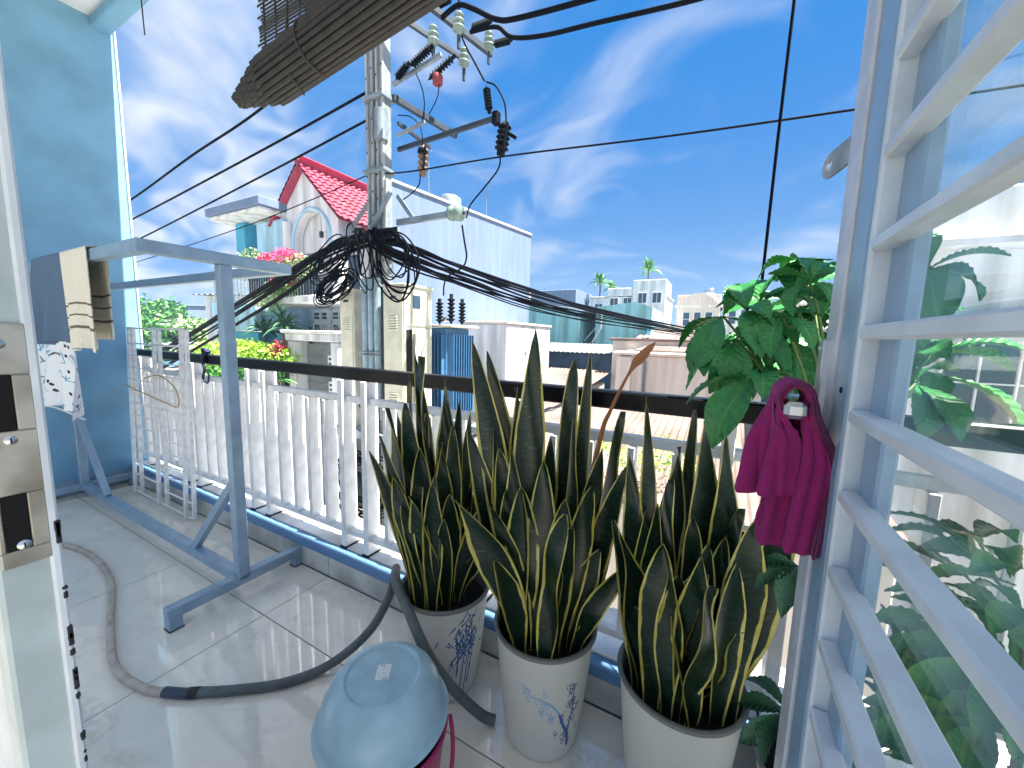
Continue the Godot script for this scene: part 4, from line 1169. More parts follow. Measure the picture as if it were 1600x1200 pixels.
func build_money_tree() -> void:
	var pc := Vector3(0.300, 0, -1.075)
	var p := thing("flower_pot", "grey plastic pot half hidden behind the glazed door's edge", "pot", pc)
	part(p, "body", pot_mesh(0.15, 0.27), M.pot_plain)
	part(p, "rim", pot_rim(0.15, 0.27), M.pot_rim)
	part(p, "soil", lathe([Vector2(0.133, 0.215), Vector2(0.08, 0.225), Vector2(0.0001, 0.227)], 32), M.soil)
	var t := thing("money_tree", "money tree with large glossy palmate leaves beside the door", "plant", pc + Vector3(0, 0.22, 0))
	var o := t.position
	part(t, "trunk", tube(curve([Vector3(0, -0.01, 0), Vector3(0.0, 0.3, -0.03), Vector3(-0.03, 0.6, -0.07), Vector3(-0.05, 0.86, -0.12)], 6), [0.026, 0.026, 0.025, 0.024, 0.023, 0.023, 0.022, 0.021, 0.020, 0.020, 0.019, 0.018, 0.017, 0.016, 0.015, 0.014, 0.013, 0.012, 0.011], 10), M.bark)
	var sd := 0
	var tops := [Vector3(-0.05, 0.84, -0.12), Vector3(-0.035, 0.65, -0.08), Vector3(0.0, 0.45, -0.05)]
	for c in MONEY:
		var hub: Vector3 = c[0] - o
		var st: Vector3 = tops[sd % 2]
		var br := part(t, "leaf", tube(curve([st, st.lerp(hub, 0.5) + Vector3(0, 0.06, 0), hub], 6), 0.0035, 6), M.leaf_stem)
		for tip in c[1]:
			var e: Vector3 = tip - o
			var L := hub.distance_to(e)
			part(br, "leaflet", leaflet(hub, e, clampf(L * 0.22, 0.020, 0.044), 700 + sd), M.money)
			sd += 1
	rng.seed = 19
	for k in 12:
		var hub := Vector3(rng.randf_range(0.06, 0.52), rng.randf_range(1.10, 1.48), rng.randf_range(-1.62, -1.36)) - o
		var br := part(t, "leaf", tube(curve([tops[k % 2], tops[k % 2].lerp(hub, 0.5) + Vector3(0, 0.05, 0), hub], 6), 0.003, 6), M.leaf_stem)
		for q in 6:
			var a := TAU * q / 6 + rng.randf()
			var e := hub + Vector3(cos(a), rng.randf_range(-0.9, 0.15), sin(a)) * rng.randf_range(0.12, 0.19)
			part(br, "leaflet", leaflet(hub, e, rng.randf_range(0.03, 0.042), 4700 + k * 9 + q), M.money)
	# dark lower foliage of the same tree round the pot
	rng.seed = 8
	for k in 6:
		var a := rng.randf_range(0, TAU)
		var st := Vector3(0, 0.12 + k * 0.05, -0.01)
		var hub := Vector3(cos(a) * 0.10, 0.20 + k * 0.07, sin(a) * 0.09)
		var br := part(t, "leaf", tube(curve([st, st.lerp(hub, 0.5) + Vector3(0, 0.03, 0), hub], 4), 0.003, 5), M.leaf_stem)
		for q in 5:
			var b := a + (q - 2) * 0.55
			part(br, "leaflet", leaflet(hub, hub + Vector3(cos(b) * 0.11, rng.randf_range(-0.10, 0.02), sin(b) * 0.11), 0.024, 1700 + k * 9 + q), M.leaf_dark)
	# leafy plant in a red pot on the other side of the glass
	var rp := Vector3(0.52, 0, -0.98)
	var p2 := thing("flower_pot", "dark red pot seen through the door glass", "pot", rp)
	part(p2, "body", pot_mesh(0.16, 0.26), M.pot_red)
	part(p2, "rim", pot_rim(0.16, 0.26), M.pot_red)
	part(p2, "soil", lathe([Vector2(0.142, 0.21), Vector2(0.08, 0.22), Vector2(0.0001, 0.222)], 32), M.soil)
	var b2 := thing("leafy_plant", "bushy green plant in the red pot behind the door glass", "plant", rp + Vector3(0, 0.21, 0))
	part(b2, "stem", tube(curve([Vector3(0, 0, 0), Vector3(0.01, 0.2, 0.01), Vector3(0.0, 0.5, 0.0)], 6), 0.009, 8), M.bark)
	rng.seed = 12
	for k in 110:
		var a := rng.randf() * TAU
		var y := rng.randf_range(0.18, 0.72)
		var r := rng.randf_range(0.03, 0.14)
		var st := Vector3(cos(a) * r, y, sin(a) * r)
		var e := st + Vector3(cos(a), rng.randf_range(-0.45, 0.25), sin(a)) * rng.randf_range(0.10, 0.17)
		part(b2, "leaf", leaflet(st, e, rng.randf_range(0.018, 0.028), 2600 + k), M.leaf_green)
	part(b2, "twigs", twigs(Vector3(0, 0.1, 0), 16, 0.55), M.bark)
	# a second green bush farther along
	var rp3 := Vector3(1.05, 0, -1.05)
	var p3 := thing("flower_pot", "brown pot farthest along the balcony behind the door glass", "pot", rp3)
	part(p3, "body", pot_mesh(0.15, 0.24), M.pot_red)
	part(p3, "rim", pot_rim(0.15, 0.24), M.pot_red)
	part(p3, "soil", lathe([Vector2(0.132, 0.19), Vector2(0.08, 0.20), Vector2(0.0001, 0.202)], 32), M.soil)
	var b3 := thing("leafy_plant", "light green bush in the brown pot behind the door glass", "plant", rp3 + Vector3(0, 0.19, 0))
	part(b3, "stem", tube(curve([Vector3(0, 0, 0), Vector3(-0.02, 0.3, 0.01), Vector3(0.0, 0.6, 0.0)], 6), 0.009, 8), M.bark)
	for k in 60:
		var a := rng.randf() * TAU
		var y := rng.randf_range(0.3, 0.8)
		var r := rng.randf_range(0.02, 0.12)
		var st := Vector3(cos(a) * r, y, sin(a) * r)
		var e := st + Vector3(cos(a), rng.randf_range(-0.3, 0.4), sin(a)) * rng.randf_range(0.09, 0.15)
		part(b3, "leaf", leaflet(st, e, rng.randf_range(0.016, 0.026), 3600 + k), M.leaf_green)
	part(b3, "twigs", twigs(Vector3(0, 0.2, 0), 14, 0.5), M.bark)

func twigs(at: Vector3, n: int, h: float) -> ArrayMesh:
	var vs := PackedVector3Array(); var ns := PackedVector3Array(); var ix := PackedInt32Array(); var uv := PackedVector2Array()
	for k in n:
		var a := TAU * k / n * 2.4
		var y := h * k / n
		add_tube(vs, ns, ix, uv, PackedVector3Array([at + Vector3(0, y * 0.8, 0), at + Vector3(cos(a) * 0.06, y * 0.9 + 0.04, sin(a) * 0.06), at + Vector3(cos(a) * 0.15, y + 0.06, sin(a) * 0.15)]), 0.003, 5)
	return arrays(vs, ns, ix, uv)

# ---------------------------------------------------------------- things on the floor
func build_small_things() -> void:
	# hose: pale half, coupler, grey half rising over the first pot and down behind the basin
	var hs := thing("garden_hose", "pale and grey garden hose curling over the floor to the pots", "hose", Vector3.ZERO)
	var a := [Vector3(-3.62, 0.014, -0.50), Vector3(-3.351, 0.014, -0.605), Vector3(-3.034, 0.014, -0.662), Vector3(-2.631, 0.014, -0.634), Vector3(-2.194, 0.014, -0.514), Vector3(-1.917, 0.014, -0.451), Vector3(-1.72, 0.014, -0.462), Vector3(-1.60, 0.014, -0.505)]
	part(hs, "pale_hose", tube(curve(a, 10), 0.0135, 12), M.hose_tan)
	part(hs, "coupler", tube(PackedVector3Array([Vector3(-1.625, 0.016, -0.494), Vector3(-1.56, 0.016, -0.524), Vector3(-1.50, 0.016, -0.566)]), 0.0165, 14), M.coupler)
	part(hs, "tape", tube(PackedVector3Array([Vector3(-1.545, 0.0165, -0.534), Vector3(-1.518, 0.0165, -0.553)]), 0.0178, 14), M.tape)
	var b := [Vector3(-1.53, 0.016, -0.545), Vector3(-1.42, 0.017, -0.62), Vector3(-1.30, 0.018, -0.72), Vector3(-1.215, 0.03, -0.845), Vector3(-1.13, 0.12, -0.955), Vector3(-1.065, 0.26, -1.0), Vector3(-1.04, 0.36, -1.01), Vector3(-1.005, 0.415, -0.985), Vector3(-0.93, 0.43, -0.91), Vector3(-0.835, 0.405, -0.862), Vector3(-0.735, 0.33, -0.830), Vector3(-0.683, 0.24, -0.853), Vector3(-0.650, 0.12, -0.916), Vector3(-0.60, 0.035, -0.965), Vector3(-0.565, 0.018, -0.985)]
	part(hs, "grey_hose", tube(curve(b, 10), 0.0165, 12), M.hose_dark)
	# bucket with basin upside down on it
	var bc := Vector3(-0.672, 0, -0.622)
	var bu := thing("bucket", "magenta plastic bucket with its handle hanging, under the blue basin", "bucket", bc)
	part(bu, "body", lathe([Vector2(0.0001, 0.0), Vector2(0.112, 0.0), Vector2(0.116, 0.006), Vector2(0.146, 0.285), Vector2(0.152, 0.288), Vector2(0.153, 0.298), Vector2(0.147, 0.300), Vector2(0.142, 0.296), Vector2(0.112, 0.012), Vector2(0.0001, 0.010)], 48), M.bucket)
	var hp := []
	for k in 13:
		var t := PI * k / 12
		hp.append(Vector3(0.160 * cos(t), 0.275 - 0.13 * sin(t), 0.02 + 0.165 * sin(t)).rotated(Vector3.UP, 0.95))
	part(bu, "handle", tube(curve(hp, 3), 0.0055, 8), M.bucket)
	var ba := thing("basin", "light blue plastic basin turned upside down over the bucket", "basin", bc + Vector3(-0.026, 0.302, -0.012))
	var prof := [Vector2(0.161, 0.004), Vector2(0.164, 0.0), Vector2(0.168, 0.003), Vector2(0.168, 0.008), Vector2(0.163, 0.011), Vector2(0.156, 0.012), Vector2(0.155, 0.016), Vector2(0.152, 0.040), Vector2(0.145, 0.066), Vector2(0.133, 0.091), Vector2(0.118, 0.109), Vector2(0.106, 0.117), Vector2(0.096, 0.1205), Vector2(0.0905, 0.1200), Vector2(0.0885, 0.1165), Vector2(0.086, 0.1160), Vector2(0.0001, 0.117)]
	part(ba, "shell", lathe(prof, 72), M.basin)
	part(ba, "price_sticker", sheet(func(u: float, v: float): return Vector3((u - 0.5) * 0.034, 0.1176, (v - 0.5) * 0.046), 2, 2, 0.0006), M.sticker, Vector3(-0.002, 0, -0.004), Vector3(0, 0.62, 0))
	# purple towel over the lever
	var f := func(u: float, v: float):
		var legL := 0.155
		var legR := 0.235
		var s: float = v * (legL + legR + 0.09)
		var w := (u - 0.5)
		var p := Vector3.ZERO
		if s < legL:
			var k: float = 1.0 - s / legL
			var wd := Vector3(0, 0, 0.075).lerp(Vector3(0.060, 0.0, 0.050), smoothstep(0.0, 0.5, k))
			p = Vector3(0.080 - 0.009 * k, 1.208 - k * legL, -0.695) + wd * w
			p += Vector3(0.007, 0, -0.008) * (sin(u * 13.0 + 1.0 + k) + 0.5 * sin(u * 29.0 - k * 2.0)) * (0.25 + k)
			p.y += 0.02 * w * k
		elif s < legL + 0.09:
			var a2: float = (s - legL) / 0.09 * PI
			p = Vector3(0.098 - 0.018 * cos(a2), 1.208 + 0.022 * sin(a2), -0.695 + 0.075 * w)
		else:
			var k: float = (s - legL - 0.09) / legR
			var wd := Vector3(0, 0, 0.075).lerp(Vector3(0.074, 0.0, 0.050), smoothstep(0.0, 0.45, k))
			p = Vector3(0.116 - 0.008 * k, 1.208 - k * legR, -0.695) + wd * w
			p += Vector3(0.008, 0, -0.009) * (sin(u * 15.0 + 0.8 * k) + 0.45 * sin(u * 33.0 + k * 3.0)) * (0.3 + 0.7 * k)
			p.y += 0.012 * w * k
		p += Vector3(0.0012, 0.0, 0.0012) * sin(u * 47.0 + v * 9.0)
		return p
	var tw := single("hand_towel", sheet(f, 60, 90, 0.011), M.purple, "magenta terry hand towel draped over the door lever", "towel")
	part(tw, "tag_loop", tube(curve([Vector3(0.075, 1.035, -0.70), Vector3(0.071, 1.02, -0.695), Vector3(0.069, 1.003, -0.69)], 4), 0.003, 6), M.purple)
	# leaning wire grille
	var g := thing("wire_rack", "white folding wire rack leaning on the railing by the side wall", "rack", Vector3(-3.46, 0, -1.155), 0.0)
	var lean := 0.03
	for q in [[-0.47, 1.29], [-0.40, 1.29], [-0.05, 1.29], [0.03, 1.27], [0.36, 1.29], [0.43, 1.28]]:
		part(g, "upright", bar_mesh(Vector3(q[0], 0.012, 0.02 if fposmod(q[0] * 10, 2.0) > 1.0 else 0.0), Vector3(q[0], q[1], -lean), 0.022, 0.022), M.grille)
	for y in [1.28, 1.17, 1.08, 0.99, 0.90, 0.81, 0.72, 0.63, 0.54, 0.45, 0.36, 0.27, 0.16, 0.02]:
		var full: bool = y > 1.1 or absf(y - 0.72) < 0.01 or y < 0.1
		if full:
			part(g, "crossbar", cb(0.90, 0.012, 0.012, 0.003), M.grille, Vector3(-0.02, y, 0.012 - lean * y / 1.3))
		else:
			part(g, "crossbar", cb(0.43, 0.010, 0.010, 0.003), M.grille, Vector3(-0.255, y, 0.012 - lean * y / 1.3))
			part(g, "crossbar", cb(0.40, 0.010, 0.010, 0.003), M.grille, Vector3(0.225, y - 0.035, 0.012 - lean * y / 1.3))
	for x in [-0.3, -0.2, -0.12, 0.12, 0.2, 0.28]:
		part(g, "thin_wire", cb(0.007, 0.62, 0.007, 0.002), M.grille, Vector3(x, 0.66, 0.002))
	single("strap", tube(curve([Vector3(-3.02, 1.15, -1.285), Vector3(-3.06, 1.09, -1.275), Vector3(-3.03, 1.02, -1.270), Vector3(-3.06, 0.96, -1.272), Vector3(-3.01, 0.93, -1.275), Vector3(-2.98, 0.99, -1.272)], 6), [0.02, 0.03, 0.026, 0.018, 0.014, 0.012, 0.011, 0.011, 0.010, 0.010, 0.009, 0.009, 0.009, 0.009, 0.009, 0.008, 0.008, 0.008, 0.008, 0.008, 0.007, 0.007, 0.007, 0.007, 0.006, 0.006, 0.006, 0.006, 0.006, 0.005, 0.005], 8), M.navy, "dark blue knotted strap tied to the handrail beside the wire rack", "strap")
	single("cord", tube(curve([Vector3(-3.93, 0.86, -1.13), Vector3(-3.6, 0.83, -1.12), Vector3(-3.3, 0.80, -1.12), Vector3(-3.08, 0.78, -1.13), Vector3(-3.1, 0.90, -1.13), Vector3(-3.3, 0.97, -1.12), Vector3(-3.55, 0.93, -1.12)], 6), 0.004, 6), M.straw, "tan string knotted across the white wire rack", "string")
	single("hanging_rod", tube(PackedVector3Array([Vector3(0.095, 1.30, -1.50), Vector3(0.10, 1.9, -1.50), Vector3(0.125, 3.6, -1.50)]), 0.0045, 8), M.cable, "thin black rod rising from the money tree into the sky", "rod")
	for q in [[-3.55, -1.28, 0.30], [-3.3, -1.30, 0.16], [-2.6, -1.29, 0.10]]:
		single("loose_thread", tube(curve([Vector3(q[0], 3.52, q[1]), Vector3(q[0] + 0.03, 3.52 - q[2] * 0.5, q[1] + 0.01), Vector3(q[0] + 0.01, 3.52 - q[2], q[1])], 5), 0.004, 6), M.string, "short dark thread dangling from the ceiling edge", "thread", Vector3.ZERO, Vector3.ZERO, "threads on the ceiling edge")
# ---------------------------------------------------------------- utility pole
func ribbed(a: Vector3, b: Vector3, n: int, r0: float, r1: float) -> ArrayMesh:
	var L := a.distance_to(b)
	var prof := [Vector2(0.0001, 0)]
	for i in n:
		var y := L * (0.12 + 0.76 * i / n)
		var st := L * 0.76 / n
		prof.append_array([Vector2(r0, y), Vector2(r1, y + st * 0.45), Vector2(r1, y + st * 0.6), Vector2(r0, y + st * 0.85)])
	prof.append(Vector2(r0, L))
	prof.append(Vector2(0.0001, L))
	var m := lathe(prof, 14)
	var st2 := SurfaceTool.new()
	var bs := along(a, b)
	st2.append_from(m, 0, Transform3D(Basis(bs.x, bs.z, -bs.y), a))
	return st2.commit()

func build_pole() -> void:
	var PX := -3.765
	var PZ := -3.50
	var p := thing("utility_pole", "twin grey concrete utility pole with bolt holes and steel cross arms", "utility pole", Vector3(PX, -4.2, PZ))
	for s in [-1, 1]:
		var po := part(p, "pole", cb(0.118, 10.9, 0.12, 0.012), M.concrete, Vector3(s * 0.082, 5.45, 0.0))
		for q in [-1, 1]:
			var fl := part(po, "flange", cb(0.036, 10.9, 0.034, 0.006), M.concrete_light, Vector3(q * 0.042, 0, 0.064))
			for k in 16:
				part(fl, "bolt_hole_shade", cb(0.018, 0.024, 0.004, 0.001), M.hole, Vector3(0.0, 3.0 - k * 0.27 + (0.09 if q > 0 else 0.0) - 0.02, 0.0165))  # small black block painted as the shade in a bolt hole
	for y in [3.20, 2.44, 4.0]:
		part(p, "band", cb(0.34, 0.045, 0.21, 0.006), M.galv, Vector3(0, y + 4.2, 0.01))
	var sl := part(p, "sleeve", tube(PackedVector3Array([Vector3(0.09, 7.72, 0.06), Vector3(0.09, 8.05, 0.06)]), 0.075, 18), M.galv)
	for a in ARMS:
		part(p, a[0], bar_mesh(a[1] - p.position, a[2] - p.position, a[3] * 0.75, a[3], 0.004), M.galv if a[0] == "brace" or a[0] == "insulator_arm" else M.galv_dark)
	part(p, "cable_bracket", bar_mesh(Vector3(-4.15, 2.46, -3.33) - p.position, Vector3(-3.30, 2.46, -3.33) - p.position, 0.04, 0.05), M.galv)
	part(p, "cable_bracket", bar_mesh(Vector3(-4.66, 2.53, -3.66) - p.position, Vector3(-4.0, 2.50, -3.40) - p.position, 0.04, 0.045), M.galv)
	for s in STRAIN:
		part(p, "strain_insulator", ribbed(s[0] - p.position, s[1] - p.position, 8, 0.020, 0.042), M.polymer)
	for q in PINS:
		var c: Vector3 = q - p.position
		part(p, "pin_insulator", lathe([Vector2(0.0001, 0.11), Vector2(0.042, 0.108), Vector2(0.050, 0.095), Vector2(0.052, 0.075), Vector2(0.032, 0.062), Vector2(0.034, 0.05), Vector2(0.060, 0.035), Vector2(0.061, 0.012), Vector2(0.036, 0.0), Vector2(0.038, -0.015), Vector2(0.066, -0.03), Vector2(0.067, -0.055), Vector2(0.036, -0.07), Vector2(0.025, -0.11), Vector2(0.0001, -0.11)], 20), M.porcelain, c)
		part(p, "insulator_pin", cb(0.03, 0.16, 0.03, 0.004), M.galv_dark, c + Vector3(0, -0.17, 0))
	part(p, "red_tag", lathe([Vector2(0.0001, 0), Vector2(0.06, 0.01), Vector2(0.065, 0.10), Vector2(0.03, 0.14), Vector2(0.0001, 0.15)], 7), M.red_tag, Vector3(-3.22, 4.24, -3.9) - p.position)
	# arrester and fuse cutouts at the bar's end
	part(p, "arrester", ribbed(Vector3(-2.47, 3.99, -3.8) - p.position, Vector3(-2.42, 3.70, -3.8) - p.position, 7, 0.022, 0.042), M.polymer)
	part(p, "bar_clamp", cb(0.075, 0.13, 0.08, 0.01), M.polymer, Vector3(-2.31, 3.60, -3.76) - p.position)
	var fc := part(p, "fuse_cutout", ribbed(Vector3(-2.215, 3.58, -3.8) - p.position, Vector3(-2.27, 3.24, -3.8) - p.position, 5, 0.045, 0.075), M.polymer)
	part(fc, "fuse_tube", bar_mesh(Vector3(-2.17, 3.53, -3.76) - p.position, Vector3(-2.20, 3.27, -3.74) - p.position, 0.025, 0.03), M.polymer)
	part(fc, "latch", bar_mesh(Vector3(-2.20, 3.45, -3.77) - p.position, Vector3(-2.07, 3.36, -3.77) - p.position, 0.03, 0.035), M.polymer)
	var bcut := part(p, "fuse_cutout", ribbed(Vector3(-3.19, 3.46, -3.62) - p.position, Vector3(-3.21, 3.12, -3.62) - p.position, 4, 0.04, 0.062), M.brown_poly)
	part(bcut, "fuse_tube", bar_mesh(Vector3(-3.13, 3.42, -3.58) - p.position, Vector3(-3.15, 3.16, -3.57) - p.position, 0.02, 0.022), M.polymer)
	part(bcut, "cap", lathe([Vector2(0.0001, 0.05), Vector2(0.05, 0.045), Vector2(0.06, 0.0), Vector2(0.0001, -0.01)], 12), M.polymer, Vector3(-3.19, 3.36, -3.6) - p.position)
	var sp := part(p, "spool_insulator", lathe([Vector2(0.0001, 0), Vector2(0.075, 0.0), Vector2(0.08, 0.03), Vector2(0.055, 0.06), Vector2(0.08, 0.09), Vector2(0.085, 0.13), Vector2(0.06, 0.16), Vector2(0.0001, 0.165)], 22), M.porcelain, Vector3(-2.66, 2.585, -3.44) - p.position, Vector3(0, 0, -PI / 2 - 0.1))
	part(sp, "bolt", cb(0.03, 0.22, 0.03, 0.004), M.galv_dark, Vector3(0, 0.08, 0))
	for k in 3:
		part(p, "conduit", tube(PackedVector3Array([Vector3(-3.918 + k * 0.105, 1.93, -3.375), Vector3(-3.918 + k * 0.105, 0.75, -3.375), Vector3(-3.918 + k * 0.105, 0.52, -3.37), Vector3(-3.900 + k * 0.105, 0.42, -3.33), Vector3(-3.885 + k * 0.105, 0.39, -3.25)]) , 0.042, 18), M.conduit, -p.position)
		part(p, "mouth_shade", tube(PackedVector3Array([Vector3(-3.886 + k * 0.105, 0.392, -3.255), Vector3(-3.8845 + k * 0.105, 0.389, -3.2475)]), 0.034, 16), M.hole, -p.position)  # black disc painting the shade inside the open pipe end
		part(p, "conduit_collar", tube(PackedVector3Array([Vector3(-3.918 + k * 0.105, 1.86, -3.375), Vector3(-3.918 + k * 0.105, 1.95, -3.375)]), 0.049, 18), M.conduit, -p.position)
	for y in [1.02, 1.06]:
		part(p, "conduit_strap", cb(0.36, 0.022, 0.02, 0.004), M.galv, Vector3(-3.80, y, -3.33) - p.position)
	part(p, "platform_beam", cb(2.3, 0.10, 0.09, 0.006), M.galv, Vector3(-3.7, 0.02, -3.28) - p.position)
	part(p, "platform_beam", cb(2.3, 0.10, 0.09, 0.006), M.galv, Vector3(-3.6, 0.02, -4.3) - p.position)
	for x in [-4.3, -3.2]:
		part(p, "platform_beam", cb(0.08, 0.08, 0.94, 0.006), M.galv, Vector3(x, 0.02, -3.79) - p.position)

	# meter cabinets
	cabinet("slim cream steel cabinet with louvres strapped left of the conduits on the pole", Vector3(-4.295, 0.075, -3.53), 0.268, 1.75, 0.26, false)
	cabinet("wide cream steel cabinet with side doors and small window beside the transformer", Vector3(-3.384, 0.075, -3.555), 0.343, 1.765, 0.47, true)

	# transformer
	var tr := thing("transformer", "blue finned distribution transformer with black bushings on the pole platform", "transformer", Vector3(-3.25, 0.075, -4.22))
	part(tr, "tank", cb(0.26, 1.30, 0.50, 0.012), M.transformer, Vector3(0, 0.66, 0))
	var lid := part(tr, "lid", cb(0.42, 0.035, 0.62, 0.008), M.cabinet, Vector3(0.05, 1.335, 0))
	part(lid, "gauge", lathe([Vector2(0.0001, 0.02), Vector2(0.035, 0.018), Vector2(0.04, 0.0), Vector2(0.0001, 0.0)], 16), M.steel, Vector3(-0.03, 0.08, 0.14), Vector3(PI / 2, 0, 0))
	for i in 9:
		part(tr, "cooling_fin", cb(0.10, 1.05, 0.012, 0.002), M.transformer, Vector3(0.18, 0.70, 0.22 - i * 0.055))
	for i in 4:
		part(tr, "cooling_fin", cb(0.012, 1.05, 0.06, 0.002), M.transformer, Vector3(-0.09 + i * 0.06, 0.70, 0.28))
	for q in [[0.10, 0.12, 0.40], [-0.06, 0.16, 0.34], [0.10, -0.12, 0.36]]:
		part(tr, "bushing", ribbed(Vector3(q[0], 1.352, q[1]), Vector3(q[0], 1.352 + q[2], q[1]), 6, 0.024, 0.052), M.polymer)

	# wires
	for w in WIRES:
		single(w[0], tube(curve(w[3], 10), w[2], 7), M.cable if w[2] > 0.0075 else M.cable_grey, w[1], "cable", Vector3.ZERO, Vector3.ZERO, "overhead lines at the pole")
	rng.seed = 66
	for k in 13:
		var o := Vector3(rng.randf_range(-0.03, 0.03), rng.randf_range(-0.08, 0.06), rng.randf_range(-0.03, 0.05))
		var sg := rng.randf_range(0.0, 0.28)
		var pts := []
		for i in BUNDLE_R.size():
			var t := float(i) / (BUNDLE_R.size() - 1)
			var q: Vector3 = BUNDLE_R[i]
			pts.append(q + o * (1.0 + t * 2.2) + Vector3(0, -sg * 4.0 * t * (1 - t) + 0.03 * sin(i * 2.1 + k), 0.03 * sin(i * 1.3 + k)))
		single("telecom_cable", tube(curve(pts, 7), rng.randf_range(0.013, 0.024), 6), M.cable, "black cable in the thick bundle running from the pole over the side alley", "cable", Vector3.ZERO, Vector3.ZERO, "cable bundle over the side alley")
	for k in 8:
		var lane: float = [0.0, 0.05, 0.10, -0.12, -0.09, -0.27, -0.30, 0.02][k]
		var pts := []
		for i in BUNDLE_L.size():
			var t := float(i) / (BUNDLE_L.size() - 1)
			var q: Vector3 = BUNDLE_L[i]
			pts.append(q + Vector3(0, lane * (0.25 + t * 1.1) + 0.015 * sin(i * 1.7 + k), 0.03 * sin(k * 2.0)))
		single("telecom_cable", tube(curve(pts, 7), 0.015 + 0.005 * (k % 3), 6), M.cable, "black cable sloping from the pole down past the blue house garden", "cable", Vector3.ZERO, Vector3.ZERO, "cables along the street")
	# slack coils
	coil("slack black cable coil drooping left of the conduits at the pole", Vector3(-4.36, 1.86, -3.28), 12, Vector2(0.36, 0.13), 0.45, 5)
	coil("large slack black cable loops hanging in front of the wide cabinet", Vector3(-3.24, 2.08, -3.20), 8, Vector2(0.27, 0.37), 0.55, 6)
	coil("arched black cable loops springing from the pole bracket to the street", Vector3(-4.32, 2.20, -3.24), 8, Vector2(0.40, 0.17), 0.55, 7)
	coil("narrow upright black cable loops tied to the pole", Vector3(-3.74, 2.20, -3.18), 5, Vector2(0.10, 0.36), 0.10, 8)
	coil("heap of black cable hanging below the pole platform", Vector3(-3.75, -0.55, -3.10), 16, Vector2(0.55, 0.36), 0.2, 9)

func coil(label: String, c: Vector3, n: int, r: Vector2, tilt: float, sd: int) -> void:
	var t := thing("cable_coil", label, "cable", c, 0.0, "slack cable coils on the pole")
	rng.seed = sd
	for k in n:
		var pts := []
		var f := lerpf(0.62, 1.12, (k + rng.randf()) / n)
		var tl := tilt + rng.randf_range(-0.12, 0.12)
		var o := Vector3(rng.randf_range(-0.03, 0.03), rng.randf_range(-0.03, 0.03) - (f - 0.9) * r.y * 0.6, rng.randf_range(-0.05, 0.05))
		for i in 13:
			var a := PI * 0.5 + TAU * i / 12.0
			var q := Vector2(cos(a) * r.x * f, sin(a) * r.y * f * (1.0 + 0.12 * sin(a * 2.0 + k))).rotated(tl)
			pts.append(o + Vector3(q.x, q.y, 0.035 * sin(a * 1.5 + k)))
		part(t, "loop", tube(curve(pts, 4), rng.randf_range(0.007, 0.011), 6), M.cable)

func cabinet(label: String, at: Vector3, w: float, h: float, d: float, big: bool) -> void:
	var c := thing("meter_cabinet", label, "cabinet", at, 0.0, "steel cabinets on the pole platform")
	part(c, "body", cb(w, h, d, 0.008), M.cabinet, Vector3(0, h * 0.5, 0))
	part(c, "cap", cb(w + 0.03, 0.03, d + 0.03, 0.008), M.cabinet, Vector3(0, h + 0.012, 0))
	part(c, "door_edge", cb(w - 0.05, h - 0.12, 0.010, 0.003), M.cabinet, Vector3(0, h * 0.5, d * 0.5 + 0.004))
	part(c, "plate", cb(0.09, 0.03, 0.006, 0.002), M.galv_dark, Vector3(0, h - 0.13, d * 0.5 + 0.011))
	for gy in [h - 0.50, h - 1.40]:
		for k in 6:
			part(c, "louvre", cb(w * 0.42, 0.014, 0.014, 0.003), M.cabinet, Vector3(0.0, gy + k * 0.03, d * 0.5 + 0.014), Vector3(0.6, 0, 0))
	if big:
		part(c, "upper_door", cb(0.012, 0.40, d - 0.05, 0.003), M.cabinet, Vector3(w * 0.5 + 0.005, h - 0.25, -0.005))
		part(c, "meter_window", cb(0.006, 0.15, 0.13, 0.002), M.win_glass, Vector3(w * 0.5 + 0.012, h - 0.17, 0.05))
		part(c, "gap_shade", cb(0.004, h - 0.55, 0.10, 0.001), M.hole, Vector3(w * 0.5 + 0.0015, h * 0.5 - 0.22, d * 0.5 - 0.07))  # black strip painting the shade behind the ajar door
		part(c, "lower_door", cb(0.012, h - 0.53, d - 0.15, 0.003), M.cabinet, Vector3(w * 0.5 + 0.02, h * 0.5 - 0.22, -0.055), Vector3(0, 0.05, 0))
		part(c, "lock", cb(0.02, 0.05, 0.02, 0.004), M.steel, Vector3(w * 0.5 + 0.03, h * 0.5 - 0.15, 0.06))
		part(c, "lock", cb(0.02, 0.05, 0.02, 0.004), M.steel, Vector3(w * 0.5 + 0.02, h - 0.17, 0.15))

# ---------------------------------------------------------------- houses
func window(parent: Node3D, c: Vector3, w: float, h: float, turn: float, cols := 2, rows := 1, frame: Material = null) -> void:
	var fm: Material = frame if frame else M.door_white
	var st := begin()
	var t := 0.05
	add_box(st, Vector3(0, h * 0.5, 0), Vector3(w + t, t, 0.08), 0.006)
	add_box(st, Vector3(0, -h * 0.5, 0), Vector3(w + t, t, 0.08), 0.006)
	for i in cols + 1:
		add_box(st, Vector3(-w * 0.5 + w * i / cols, 0, -0.004), Vector3(t if i == 0 or i == cols else 0.03, h - t, 0.07), 0.005)
	for i in range(1, rows):
		add_box(st, Vector3(0, -h * 0.5 + h * i / rows, -0.012), Vector3(w - t, 0.03, 0.05), 0.005)
	var f := part(parent, "window", st.commit(), fm, c, Vector3(0, turn, 0))
	for i in cols:
		for j in rows:
			part(f, "pane", cb(w / cols - 0.04, h / rows - 0.04, 0.012, 0.002), M.win_glass, Vector3(-w * 0.5 + w * (i + 0.5) / cols, -h * 0.5 + h * (j + 0.5) / rows, -0.018))

